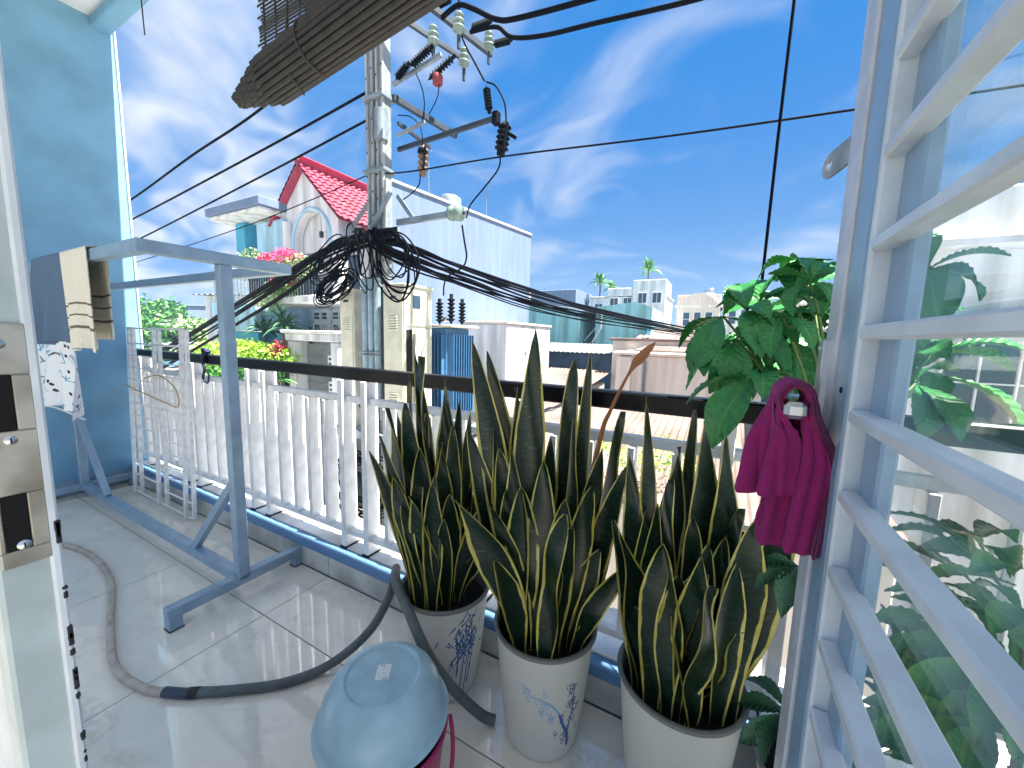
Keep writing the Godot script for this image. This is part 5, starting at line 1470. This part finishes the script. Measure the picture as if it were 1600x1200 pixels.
func balustrade(parent: Node3D, a: Vector3, b: Vector3, h: float, n: int, m: Material) -> void:
	part(parent, "balcony_rail", bar_mesh(a + Vector3(0, h, 0), b + Vector3(0, h, 0), 0.07, 0.05), m)
	for i in n:
		part(parent, "baluster", cb(0.05, h, 0.05, 0.005), m, a.lerp(b, (i + 0.5) / n) + Vector3(0, h * 0.5 - 0.012, 0))

func build_houses() -> void:
	# red gabled house
	var g := thing("gabled_house", "white and blue house with red tiled gable and arched porch", "house", Vector3(-13.4, -4.2, -9.0))
	var o := g.position
	part(g, "wall", cb(4.3, 8.9, 5.0, 0.03), M.white_wall, Vector3(0.15, 4.45, -3.6))
	var poly := PackedVector2Array([Vector2(-1.72, 9.50), Vector2(0.0, 11.18), Vector2(1.72, 9.50), Vector2(1.72, 6.6), Vector2(1.34, 6.6), Vector2(1.34, 8.75)])
	for k in 17:
		var a := PI * k / 16
		poly.append(Vector2(0.28 + 1.04 * cos(a), 8.78 + 0.98 * sin(a)))
	poly.append_array(PackedVector2Array([Vector2(-0.78, 6.6), Vector2(-1.72, 6.6)]))
	part(g, "gable_porch", prism(poly, 0.35), M.white_wall, Vector3(0, 0, 0.0))
	part(g, "arch_panel", cb(2.3, 1.55, 0.12, 0.02), M.white_wall, Vector3(0.28, 9.2, -0.45))
	part(g, "arch_moulding", tube(curve([Vector3(-0.76, 8.5, 0.03), Vector3(-0.72, 9.05, 0.03), Vector3(-0.35, 9.58, 0.03), Vector3(0.28, 9.80, 0.03), Vector3(0.91, 9.58, 0.03), Vector3(1.28, 9.05, 0.03), Vector3(1.32, 8.5, 0.03)], 5), 0.06, 8), M.pale_blue)
	for s in [-1, 1]:
		part(g, "roof", tiled_roof(s), M.roof_red, Vector3(0, 11.32, 0.28))
	part(g, "ridge_cap", tube(PackedVector3Array([Vector3(0, 11.36, 0.30), Vector3(0, 11.36, -5.2)]), 0.10, 10), M.roof_red)
	part(g, "porch_lamp", cb(0.12, 0.22, 0.12, 0.02), M.black_iron, Vector3(0.55, 8.95, -0.2))
	part(g, "lamp_chain", cb(0.012, 0.5, 0.012, 0.002), M.black_iron, Vector3(0.55, 9.32, -0.2))
	part(g, "column", tube(PackedVector3Array([Vector3(-0.95, 6.5, 0.1), Vector3(-0.95, 9.45, 0.1)]), 0.16, 18), M.white_wall)
	part(g, "porch_beam", cb(3.6, 0.25, 0.2, 0.02), M.white_wall, Vector3(0, 9.45, -1.05))
	window(g, Vector3(0.75, 7.55, -1.07), 1.5, 1.7, 0.0, 2, 1)
	# upper balcony with planter
	part(g, "balcony_slab", cb(4.0, 0.26, 1.5, 0.04), M.white_wall, Vector3(0.35, 6.52, 0.55))
	balustrade(g, Vector3(-1.55, 6.66, 1.22), Vector3(2.3, 6.66, 1.22), 0.75, 26, M.black_iron)
	# storey below: french door and windows
	part(g, "lower_front", cb(4.2, 5.4, 0.4, 0.03), M.white_wall, Vector3(0.2, 2.9, -0.95))
	for x in [-1.35, -1.05]:
		part(g, "downpipe", tube(PackedVector3Array([Vector3(x, 0.5, -0.70), Vector3(x, 5.7, -0.70)]), 0.05, 10), M.galv_dark)
	for x in [-0.30, 0.80, 1.60]:
		part(g, "front_door", cb(0.96, 2.5, 0.06, 0.01), M.door_white, Vector3(x, 5.12, -0.72))
		window(g, Vector3(x - 0.22, 6.12, -0.66), 0.40, 0.30, 0.0, 1, 2)
		window(g, Vector3(x + 0.24, 6.12, -0.66), 0.36, 0.30, 0.0, 1, 2)
		window(g, Vector3(x - 0.22, 5.55, -0.66), 0.40, 0.52, 0.0, 1, 2)
		window(g, Vector3(x + 0.24, 5.55, -0.66), 0.36, 0.52, 0.0, 3, 1)
	# blue wing
	var b := thing("blue_house", "pale blue house with flat canopy roof and teal columns", "house", Vector3(-16.6, -4.2, -9.3))
	part(b, "wall", cb(2.9, 9.0, 4.5, 0.03), M.pale_blue, Vector3(0.05, 4.5, -4.3))
	part(b, "side_wall", cb(1.75, 9.6, 2.4, 0.03), M.pale_blue, Vector3(1.25, 4.80, -0.72))
	part(b, "canopy_roof", cb(3.7, 0.30, 4.2, 0.02), M.grey_wall, Vector3(0.25, 10.02, -0.8))
	part(b, "canopy_trim", cb(3.5, 0.12, 4.0, 0.02), M.white_wall, Vector3(0.25, 9.80, -0.8))
	part(b, "column", cb(0.62, 2.2, 0.5, 0.02), M.teal, Vector3(-0.65, 8.62, 0.3))
	part(b, "balcony_slab", cb(3.2, 1.1, 1.4, 0.03), M.pale_blue, Vector3(-0.2, 6.05, 0.55))
	balustrade(b, Vector3(-1.7, 6.62, 1.15), Vector3(1.2, 6.62, 1.15), 0.85, 12, M.door_white)
	part(b, "lower_canopy", cb(3.0, 0.5, 1.2, 0.02), M.teal, Vector3(-0.2, 5.2, 0.5))
	for x in [-1.35, 0.45]:
		part(b, "column", cb(0.42, 4.9, 0.4, 0.02), M.teal, Vector3(x, 2.48, 0.7))
	window(b, Vector3(-0.5, 4.2, -0.92), 1.2, 1.4, 0.0, 2, 2)
	window(b, Vector3(-0.6, 7.6, -0.92), 1.1, 1.6, 0.0, 2, 1)
	# white gate portal
	var p := thing("gate_portal", "white moulded gate portal before the gabled house", "gate", Vector3(-10.75, -4.2, -7.5))
	for x in [-1.02, 1.02]:
		part(p, "pillar", cb(0.32, 5.2, 0.5, 0.02), M.white_wall, Vector3(x, 2.6, 0))
	part(p, "lintel", cb(2.5, 0.22, 0.6, 0.03), M.white_wall, Vector3(0, 5.33, 0))
	part(p, "cornice", cb(2.7, 0.10, 0.78, 0.03), M.white_wall, Vector3(0, 5.49, 0))
	part(p, "shutter", cb(1.70, 5.1, 0.06, 0.01), M.tin_grey, Vector3(0, 2.58, -0.20))
	for y in [4.7, 3.9, 3.1]:
		part(p, "panel_joint", cb(1.70, 0.03, 0.02, 0.004), M.galv, Vector3(0, y, -0.16))
	for y in [4.55, 3.75]:
		var v := part(p, "vent", cb(0.46, 0.5, 0.05, 0.008), M.door_white, Vector3(0.45, y, -0.14))
		for k in 3:
			part(v, "slot_shade", cb(0.38, 0.08, 0.012, 0.002), M.win_glass, Vector3(0, 0.14 - k * 0.14, 0.022))  # dark glass stands in for the shaded inside of each slot
	# roof spikes on the lintel
	for k in 14:
		part(p, "spike", cb(0.02, 0.12, 0.02, 0.004), M.black_iron, Vector3(-0.2 + k * 0.11, 5.59, -0.1))
	# big grey building beside the alley
	var a := Vector3(-8.35, 0, -8.0)
	var c := Vector3(-7.22, 0, -14.67)
	var gb := thing("grey_building", "tall plain grey windowless building wall along the side alley", "building", Vector3(-8.35, -4.2, -8.0), 0.0)
	var q := PackedVector2Array([Vector2(0, 0), Vector2(1.13, 6.67), Vector2(-1.9, 7.0), Vector2(-1.75, 3.2)])
	var st := begin()
	var base := prism(q, 9.65)
	st.append_from(base, 0, Transform3D(Basis(Vector3(1, 0, 0), Vector3(0, 0, -1), Vector3(0, 1, 0)), Vector3(0, 9.65, 0)))
	part(gb, "wall", st.commit(), M.grey_wall)
	part(gb, "parapet", bar_mesh(Vector3(0.0, 9.68, 0.0), Vector3(1.13, 9.68, -6.67), 0.10, 0.06), M.white_wall)
	part(gb, "water_tank", lathe([Vector2(0.0001, 0.0), Vector2(0.38, 0.0), Vector2(0.40, 0.1), Vector2(0.40, 0.55), Vector2(0.3, 0.62), Vector2(0.0001, 0.66)], 24), M.galv, Vector3(-0.35, 9.65, -3.2))
	for pz in [-1.7, -5.0]:
		part(gb, "aerial", tube(PackedVector3Array([Vector3(0.0, 9.6, pz), Vector3(0.0, 11.0, pz), Vector3(0.12, 11.06, pz)]), 0.015, 6), M.galv)
	var ww := thing("low_white_building", "bright white low wall standing before the grey building", "building", Vector3(-6.75, -4.2, -12.2))
	part(ww, "wall", cb(1.7, 5.9, 3.4, 0.03), M.white_wall, Vector3(0, 2.95, 0))
	part(ww, "coping", cb(1.8, 0.08, 3.5, 0.02), M.cream_wall, Vector3(0, 5.94, 0))
	for zz in [-0.6, 0.4]:
		part(ww, "vent_shade", cb(0.012, 0.10, 0.10, 0.004), M.hole, Vector3(0.852, 4.95, zz))  # black block painting the shade inside the vent opening
	# low roofs straight across
	var cr := thing("corrugated_shed", "low shed with pinkish corrugated metal roof across the street", "shed", Vector3(-1.6, -4.2, -9.2))
	part(cr, "wall", cb(7.6, 2.9, 5.6, 0.03), M.cream_wall, Vector3(0, 1.45, 0))
	part(cr, "roof", corrugated(7.9, 6.4, 0.16, 0.03), M.tin, Vector3(0, 3.32, 0), Vector3(0.10, 0, 0))
	part(cr, "eave", cb(7.9, 0.10, 0.05, 0.01), M.tin_grey, Vector3(0, 2.95, 3.17))
	var be := thing("beige_building", "beige flat roofed building with moulded cornice behind the corrugated shed", "building", Vector3(0.4, -4.2, -13.6))
	part(be, "wall", cb(6.4, 5.05, 3.0, 0.03), M.cream_wall, Vector3(0, 2.52, 0))
	part(be, "cornice", cb(6.7, 0.10, 3.3, 0.03), M.cream_wall, Vector3(0, 5.10, 0))
	part(be, "pilaster", cb(0.45, 5.0, 0.2, 0.02), M.cream_wall, Vector3(-3.0, 2.5, 1.55))
	part(be, "roof", cb(6.0, 0.08, 2.6, 0.02), M.tin, Vector3(0.2, 5.25, -0.2), Vector3(0.05, 0, 0))
	part(be, "drainpipe", tube(PackedVector3Array([Vector3(-2.4, 0.5, 1.56), Vector3(-2.4, 4.9, 1.56)]), 0.045, 8), M.tin_grey)
	window(be, Vector3(1.2, 3.9, 1.53), 1.2, 0.9, 0.0, 3, 1)
	part(be, "roof_tank", lathe([Vector2(0.0001, 0.0), Vector2(0.42, 0.0), Vector2(0.44, 0.08), Vector2(0.44, 0.62), Vector2(0.25, 0.72), Vector2(0.0001, 0.74)], 24), M.galv, Vector3(2.3, 5.3, -0.6))
	var be2 := thing("beige_building", "narrow beige wall with flat coping beside the moulded cornice", "building", Vector3(-2.2, -4.2, -15.5))
	part(be2, "wall", cb(2.8, 5.5, 2.0, 0.03), M.cream_wall, Vector3(0, 2.75, 0))
	part(be2, "coping", cb(3.0, 0.10, 2.2, 0.02), M.tin, Vector3(0, 5.53, 0))
	var sh := thing("dark_shed", "blue metal shed under a pale tin roof", "shed", Vector3(-5.6, -4.2, -17.2))
	part(sh, "wall", cb(4.4, 4.9, 2.6, 0.03), M.shed_blue, Vector3(0, 2.45, 0))
	part(sh, "roof", corrugated(4.9, 3.6, 0.2, 0.03), M.tin_grey, Vector3(0, 5.10, 0.3), Vector3(0.09, 0, 0))
	part(sh, "front_panel", cb(1.6, 3.9, 0.05, 0.01), M.transformer, Vector3(1.0, 2.0, 1.34))
	var low := thing("low_tin_roof", "low pale tin roof before the dark shed", "shed", Vector3(-4.9, -4.2, -13.2))
	part(low, "wall", cb(2.2, 3.9, 2.6, 0.03), M.cream_wall, Vector3(0, 1.95, 0))
	part(low, "roof", corrugated(2.6, 3.2, 0.16, 0.025), M.tin, Vector3(0, 4.12, 0), Vector3(0.10, 0, 0))
	# house seen through the door glass
	var rh := thing("white_house", "white rendered house with ledges seen through the door glass", "house", Vector3(5.6, -4.2, -9.5))
	part(rh, "wall", cb(6.4, 8.0, 3.0, 0.04), M.white_wall, Vector3(0, 4.0, -1.0))
	part(rh, "ledge", cb(6.6, 0.14, 0.5, 0.02), M.white_wall, Vector3(0, 7.1, 0.72))
	part(rh, "ledge", cb(6.6, 0.12, 0.35, 0.02), M.mint, Vector3(0, 6.0, 0.66))
	part(rh, "canopy", cb(3.0, 0.14, 1.3, 0.02), M.white_wall, Vector3(-0.8, 5.65, 1.1))
	window(rh, Vector3(-1.75, 4.95, 0.54), 1.3, 1.3, 0.0, 3, 2)
	part(rh, "door", cb(0.9, 2.2, 0.08, 0.02), M.door_white, Vector3(-0.35, 4.45, 0.54))
	window(rh, Vector3(-0.35, 4.75, 0.60), 0.6, 1.2, 0.0, 1, 2)

func corrugated(w: float, d: float, pitch: float, amp: float) -> ArrayMesh:
	var st := begin()
	var n := int(w / pitch)
	for i in n:
		var x := -w * 0.5 + i * pitch
		var seg := [[x, 0.0], [x + pitch * 0.25, amp], [x + pitch * 0.5, amp], [x + pitch * 0.75, 0.0], [x + pitch, 0.0]]
		for k in 4:
			for th in [0.0, -0.006]:
				quad(st, Vector3(seg[k][0], seg[k][1] + th, d * 0.5), Vector3(seg[k + 1][0], seg[k + 1][1] + th, d * 0.5), Vector3(seg[k + 1][0], seg[k + 1][1] + th, -d * 0.5), Vector3(seg[k][0], seg[k][1] + th, -d * 0.5), Vector3.UP if th == 0.0 else Vector3.DOWN)
	return st.commit()

func tiled_roof(s: int) -> ArrayMesh:
	var st := begin()
	var rows := 10
	var cols := 20
	var slope := Vector3(s * 2.15, -2.10, 0) * (1.0 if s > 0 else 0.80)
	var nn := Vector3(s * 2.10, 2.15, 0).normalized()
	for r in rows:
		for c in cols:
			for k in 4:
				var z0 := -5.4 * (c + k / 4.0) / cols
				var z1 := -5.4 * (c + (k + 1) / 4.0) / cols
				var w0 := 0.035 * sin(TAU * k / 4.0)
				var w1 := 0.035 * sin(TAU * (k + 1) / 4.0)
				var a := slope * (float(r) / rows)
				var b := slope * (float(r + 1) / rows)
				quad(st, a + nn * w0 + Vector3(0, 0, z0), b + nn * (w0 + 0.05) + Vector3(0, 0, z0), b + nn * (w1 + 0.05) + Vector3(0, 0, z1), a + nn * w1 + Vector3(0, 0, z1), nn)
				quad(st, b + nn * (w0 + 0.05) + Vector3(0, 0, z0), b + nn * w0 + Vector3(0, 0, z0), b + nn * w1 + Vector3(0, 0, z1), b + nn * (w1 + 0.05) + Vector3(0, 0, z1), slope)
	add_box(st, slope * 0.5 - nn * 0.06 + Vector3(0, 0, -2.7), Vector3(3.0, 0.05, 5.38), 0.01, Basis(slope.normalized(), nn, slope.normalized().cross(nn)))
	return st.commit()

func tree(called: String, label: String, at: Vector3, h: float, r: Vector3, n: int, leaf: float, m: Material, sd: int, group := "") -> void:
	var t := thing(called, label, "tree", at, 0.0, group)
	part(t, "trunk", tube(curve([Vector3(0, 0, 0), Vector3(0.05, h * 0.4, 0.03), Vector3(0, h, 0)], 4), [0.14, 0.13, 0.12, 0.11, 0.1, 0.09, 0.08, 0.07, 0.05], 8), M.bark)
	part(t, "crown", crown(r, n, leaf, sd), m, Vector3(0, h, 0))

func rosette(called: String, label: String, at: Vector3, h: float, n: int, L: float, w: float, m: Material, sd: int, group := "", cat := "plant") -> void:
	var t := thing(called, label, cat, at, 0.0, group)
	rng.seed = sd
	if h > 0.05:
		part(t, "stem", tube(PackedVector3Array([Vector3(0, -0.02, 0), Vector3(0.01, h * 0.5, 0), Vector3(0, h, 0)]), 0.035 + h * 0.02, 8), M.bark)
	for k in n:
		var a := TAU * k * 0.382
		var el := lerpf(1.35, -0.25, float(k) / n)
		var d := Vector3(cos(a) * cos(el), sin(el), sin(a) * cos(el))
		var e := Vector3(0, h, 0) + d * L * rng.randf_range(0.8, 1.1) - Vector3(0, L * 0.22 * cos(el), 0)
		part(t, "frond", leaflet(Vector3(0, h, 0), e, w, sd * 50 + k), m)

func build_far() -> void:
	# garden terrace before the blue house
	var te := thing("garden_terrace", "low pale roof terrace holding the garden plants", "terrace", Vector3(-14.6, -4.2, -7.4))
	part(te, "slab", cb(5.2, 3.7, 2.6, 0.04), M.cream_wall, Vector3(0, 1.85, 0))
	part(te, "kerb", cb(5.3, 0.25, 0.12, 0.02), M.white_wall, Vector3(0, 3.80, 1.25))
	var hd := thing("hedge", "bright lime green clipped hedge on the garden terrace", "hedge", Vector3(-14.4, -0.5, -7.0))
	part(hd, "stems", twigs(Vector3(0, 0, 0), 12, 0.8), M.bark)
	part(hd, "foliage", crown(Vector3(3.0, 0.50, 0.8), 7000, 0.15, 71, 0.7, 0.5), M.leaf_lime, Vector3(-0.2, 0.90, 0))
	var sb := thing("shrub", "dark green low shrub under the lime hedge", "shrub", Vector3(-13.2, -0.5, -6.35))
	part(sb, "foliage", crown(Vector3(1.5, 0.42, 0.4), 2200, 0.14, 72, 0.6, 0.4), M.leaf_green, Vector3(0, 0.3, 0))
	part(sb, "stems", twigs(Vector3(0, 0, 0), 8, 0.3), M.bark)
	rosette("dracaena", "tall dracaena with drooping dark fronds beside the gate portal", Vector3(-12.6, -0.5, -7.6), 1.9, 34, 0.85, 0.045, M.leaf_dark, 81)
	rosette("dracaena", "shorter dracaena by the teal columns of the blue house", Vector3(-14.3, -0.5, -7.9), 1.75, 30, 0.7, 0.05, M.leaf_dark, 82)
	rosette("dracaena", "slim dracaena between its two larger neighbours", Vector3(-13.4, -0.5, -8.1), 1.9, 24, 0.6, 0.04, M.leaf_green, 83)
	for k in 6:
		rosette("agave", "spiky grey green agave along the terrace kerb", Vector3(-13.1 + k * 0.28, -0.5, -6.75 - 0.1 * (k % 2)), 0.25, 18, 0.75, 0.03, M.leaf_green, 90 + k, "agaves along the terrace kerb")
	var fr := thing("red_flower_bush", "small red flowering bush beside the gate portal", "bush", Vector3(-12.05, -0.5, -7.0))
	part(fr, "foliage", crown(Vector3(0.22, 0.35, 0.22), 260, 0.12, 74, 0.6), M.flower_red, Vector3(0, 1.15, 0))
	part(fr, "stems", twigs(Vector3(0, 0, 0), 8, 1.0), M.bark)
	# bougainvillea on the gabled house balcony
	for q in [[-12.6, 3.52, -7.72, 0.40, "flower", "magenta bougainvillea at the corner of the upper balcony"], [-13.75, 3.62, -7.85, 0.30, "flower", "smaller magenta bougainvillea on the blue house balcony"], [-12.55, 2.85, -7.62, 0.30, "flower_red", "dark red bougainvillea trailing below the balcony balusters"]]:
		var t := thing("bougainvillea", q[5], "plant", Vector3(q[0], q[1] - 0.4, q[2]))
		part(t, "flowers", crown(Vector3(q[3] * 1.5, q[3], q[3]), 900, 0.085, int(q[0] * -10), 0.55), M[q[4]], Vector3(0, 0.4, 0))
		part(t, "foliage", crown(Vector3(q[3] * 1.3, q[3], q[3]), 400, 0.09, int(q[0] * -20), 0.5), M.leaf_green, Vector3(0.1, 0.25, 0))
	for q in [[-13.2, 2.35, -7.60, 0.55, 0.55, "pale trailing vine hanging over the balcony slab"], [-15.1, 3.75, -8.0, 0.55, 0.45, "pale green bush on the blue house balcony"], [-11.9, 3.35, -7.8, 0.7, 0.35, "pale green bush behind the magenta bougainvillea"]]:
		var t := thing("balcony_bush", q[5], "bush", Vector3(q[0], q[1] - 0.5, q[2]))
		part(t, "stems", twigs(Vector3.ZERO, 8, 0.5), M.bark)
		part(t, "foliage", crown(Vector3(q[3], q[4], 0.35), 1100, 0.09, int(q[0] * -13), 0.55), M.leaf_pale, Vector3(0, 0.5, 0))
	# far end of the street, past the side wall
	tree("street_tree", "dark round crowned tree beyond the wire rack", Vector3(-33.0, -4.2, -10.6), 4.6, Vector3(2.2, 1.6, 1.8), 3000, 0.34, M.leaf_green, 201, "trees at the far end of the street")
	tree("street_tree", "wide pale green tree over the tin roofs", Vector3(-33.6, -4.2, -13.4), 5.2, Vector3(1.9, 1.1, 1.6), 2600, 0.32, M.leaf_pale, 202, "trees at the far end of the street")
	tree("street_tree", "low hedge like tree at the end of the road", Vector3(-28.0, -4.2, -9.2), 3.4, Vector3(2.0, 0.9, 1.2), 2200, 0.28, M.leaf_green, 203, "trees at the far end of the street")
	tree("street_tree", "tall dark tree against the hazy skyline", Vector3(-52.0, -4.2, -17.0), 6.6, Vector3(5.0, 1.9, 3.0), 3200, 0.5, M.leaf_green, 204, "trees at the far end of the street")
	var far := [
		[-58, -23, 7, 8.2, 5, "grey_wall", "hazy grey flat block behind the street trees"],
		[-36, -16.2, 4.5, 6.1, 3.5, "cream_wall", "cream house with tin roof beside the pale green tree"],
		[-31.5, -12.0, 4.5, 4.4, 3.0, "white_wall", "low white house under a tin roof by the road"],
		[-26.0, -11.4, 3.5, 3.8, 2.6, "cream_wall", "low cream house nearest the blue house"],
		[-25.0, -13.0, 3.0, 7.4, 3.0, "white_wall", "narrow white house rising behind the blue house"],
		[-44.0, -12.0, 7.0, 5.6, 4.0, "tin_grey", "grey shed at the hazy end of the road"],
		[-40.0, -7.5, 8.0, 4.9, 4.0, "cream_wall", "long cream house at the end of the road"]]
	for q in far:
		var t := thing("far_house", q[6], "house", Vector3(q[0], -4.2, q[1]), 0.25, "houses at the far end of the street")
		part(t, "wall", cb(q[2], q[3], q[4], 0.03), M[q[5]], Vector3(0, q[3] * 0.5, 0))
		part(t, "roof", corrugated(q[2] + 0.8, q[4] + 0.8, 0.4, 0.05), M.tin_grey, Vector3(0, q[3] + 0.12, 0), Vector3(0.06, 0, 0))
		window(t, Vector3(-q[2] * 0.2, q[3] - 1.1, q[4] * 0.5 + 0.03), 1.0, 0.9, 0.0)
		window(t, Vector3(q[2] * 0.5 + 0.03, q[3] - 1.1, 0), 1.0, 0.9, PI / 2)
	single("tarpaulin", sheet(func(u: float, v: float): return Vector3(-22.6 + u * 1.7, -0.35 + 0.3 * v + 0.05 * sin(u * 6.0), -7.6 - v * 1.4), 8, 6, 0.02), M.transformer, "bright blue tarpaulin sheet seen through the wire rack", "tarpaulin")
	var tl := thing("street_shed", "pale tin roofed street shed carrying the blue tarpaulin", "shed", Vector3(-22.0, -4.2, -8.4))
	part(tl, "wall", cb(3.4, 3.7, 2.4, 0.03), M.cream_wall, Vector3(0, 1.85, 0))
	part(tl, "roof", corrugated(3.9, 3.0, 0.25, 0.03), M.tin, Vector3(0, 3.80, 0), Vector3(0.06, 0, 0))
	# far buildings straight ahead over the alley
	var m1 := thing("mint_building", "pale mint wall with slanted top beside the grey building", "building", Vector3(-7.9, -4.2, -20.2))
	part(m1, "wall", prism(PackedVector2Array([Vector2(-2.2, 0), Vector2(1.05, 0), Vector2(1.05, 7.05), Vector2(-2.2, 7.35)]), 4.0), M.mint)
	part(m1, "roof_edge", bar_mesh(Vector3(-2.3, 7.42, 0.02), Vector3(1.15, 7.10, 0.02), 0.14, 0.07), M.white_wall)
	var m2 := thing("mint_building", "wide pale mint wall with a downpipe and slatted vent", "building", Vector3(-5.2, -4.2, -20.4))
	part(m2, "wall", prism(PackedVector2Array([Vector2(-0.85, 0), Vector2(2.0, 0), Vector2(2.0, 7.15), Vector2(1.2, 7.45), Vector2(-0.85, 7.20)]), 4.0), M.mint)
	part(m2, "downpipe", tube(PackedVector3Array([Vector3(-0.95, 5.3, 0.12), Vector3(-0.5, 6.1, 0.12), Vector3(-0.5, 6.9, 0.12)]), 0.05, 8), M.door_white)
	part(m2, "vent", cb(0.18, 0.8, 0.05, 0.01), M.teal, Vector3(1.75, 6.0, 0.02))
	var dk := thing("passage", "passage with white stair rail and added shading roof between two mint walls", "wall", Vector3(-6.5, -4.2, -23.6))
	part(dk, "back_wall", cb(1.0, 6.9, 0.4, 0.02), M.mint, Vector3(0.02, 3.45, -0.9))
	part(dk, "roof", cb(0.84, 0.12, 4.2, 0.02), M.tin_grey, Vector3(0.03, 6.98, 1.25))  # slab added to put the passage in shade
	part(dk, "stair_rail", bar_mesh(Vector3(-0.32, 5.4, 2.6), Vector3(0.36, 6.2, 2.6), 0.07, 0.07), M.door_white)
	var sg := thing("sage_house", "small sage house with tin roof and red awning", "house", Vector3(-1.8, -4.2, -21.5))
	part(sg, "wall", cb(3.4, 5.6, 3.0, 0.03), M.mint_grey, Vector3(0, 2.8, 0))
	part(sg, "roof", corrugated(3.9, 3.8, 0.25, 0.03), M.tin, Vector3(0, 5.95, 0.2), Vector3(0.18, 0, 0))
	part(sg, "awning", cb(0.9, 0.06, 0.5, 0.01), M.roof_red, Vector3(-0.7, 5.05, 1.7), Vector3(0.4, 0, 0))
	window(sg, Vector3(-0.7, 4.6, 1.53), 0.8, 0.6, 0.0)
	var gw := thing("pale_grey_building", "pale blue grey block rising behind the mint walls", "building", Vector3(-12.2, -4.2, -30.0))
	part(gw, "wall", cb(4.6, 9.2, 4.0, 0.03), M.grey_wall, Vector3(0, 4.6, 0))
	part(gw, "side_wall", cb(1.5, 9.3, 3.0, 0.03), M.white_wall, Vector3(-2.2, 4.65, 1.0))
	window(gw, Vector3(-2.2, 7.9, 2.52), 0.5, 0.35, 0.0, 1, 1)
	var wv := thing("white_villa", "white flat roofed villa with palms on its roof terraces", "house", Vector3(-6.6, -4.2, -32.0))
	part(wv, "wall", cb(5.6, 8.7, 4.0, 0.03), M.white_wall, Vector3(0, 4.35, 0))
	part(wv, "tower", cb(2.3, 9.9, 3.0, 0.03), M.white_wall, Vector3(1.65, 4.95, 0.8))
	part(wv, "tower", cb(1.9, 9.4, 3.0, 0.03), M.white_wall, Vector3(-0.5, 4.7, 0.6))
	part(wv, "parapet", cb(5.8, 0.10, 4.2, 0.02), M.cream_wall, Vector3(0, 8.76, 0))
	for q in [[1.2, 8.6], [2.2, 8.6], [-0.9, 8.3], [0.1, 8.3], [-2.1, 7.9]]:
		window(wv, Vector3(q[0], q[1], 2.32 if q[0] > 0.5 else (2.13 if q[0] > -1.2 else 2.03)), 0.62, 0.75, 0.0)
	rosette("roof_palm", "palm on the villa roof's lower terrace", Vector3(-8.9, 4.45, -30.8), 1.2, 22, 1.15, 0.10, M.leaf_green, 301, "palms on the villa roof", "palm")
	rosette("roof_palm", "smaller palm on the villa roof's lower terrace", Vector3(-7.9, 4.45, -30.6), 0.8, 18, 0.8, 0.09, M.leaf_green, 302, "palms on the villa roof", "palm")
	rosette("roof_palm", "palm on the villa's tower roof", Vector3(-5.3, 5.65, -30.9), 0.9, 22, 1.05, 0.10, M.leaf_green, 303, "palms on the villa roof", "palm")
	for q in [[-1.9, -36.0, 3.1, 9.2, "cream_wall", "ornate cream house with an arched gable window"], [1.3, -36.5, 3.0, 9.4, "white_wall", "white house with tall balcony windows beside the ornate gable"], [4.8, -37.5, 3.4, 8.6, "cream_wall", "cream row house farthest along the skyline"]]:
		var t := thing("row_house", q[5], "house", Vector3(q[0], -4.2, q[1]), 0.0, "row houses on the skyline")
		part(t, "wall", cb(q[2], q[3], 4.0, 0.03), M[q[4]], Vector3(0, q[3] * 0.5, 0))
		part(t, "cornice", cb(q[2] + 0.3, 0.16, 4.3, 0.03), M.white_wall, Vector3(0, q[3] - 0.9, 0))
		if q[0] < 0:
			part(t, "gable", prism(PackedVector2Array([Vector2(-1.5, 0), Vector2(1.5, 0), Vector2(1.0, 0.55), Vector2(0.4, 0.95), Vector2(-0.4, 0.95), Vector2(-1.0, 0.55)]), 0.4), M.cream_wall, Vector3(0, q[3] - 0.85, 2.3))
		for x in [-0.8, 0.0, 0.8]:
			window(t, Vector3(x, q[3] - 1.9, 2.03), 0.5, 1.1, 0.0, 1, 2)
		part(t, "roof_tank", lathe([Vector2(0.0001, 0.0), Vector2(0.4, 0.0), Vector2(0.4, 0.6), Vector2(0.0001, 0.66)], 18), M.steel, Vector3(0.7, q[3], 0.4))
	# weeds growing on the low roof opposite
	for q in [[-1.15, -0.95, -6.6, 0.34], [-0.55, -0.95, -6.7, 0.40], [-1.9, -0.95, -6.6, 0.30]]:
		var t := thing("roof_weed", "small light green weed bush on the corrugated roof's edge", "plant", Vector3(q[0], q[1], q[2]), 0.0, "weeds on the corrugated roof")
		part(t, "stems", twigs(Vector3.ZERO, 9, 0.3), M.bark)
		part(t, "foliage", crown(Vector3(q[3], q[3], q[3]), 320, 0.06, int(q[0] * -100), 0.6, 0.4), M.leaf_lime, Vector3(0, q[3], 0))
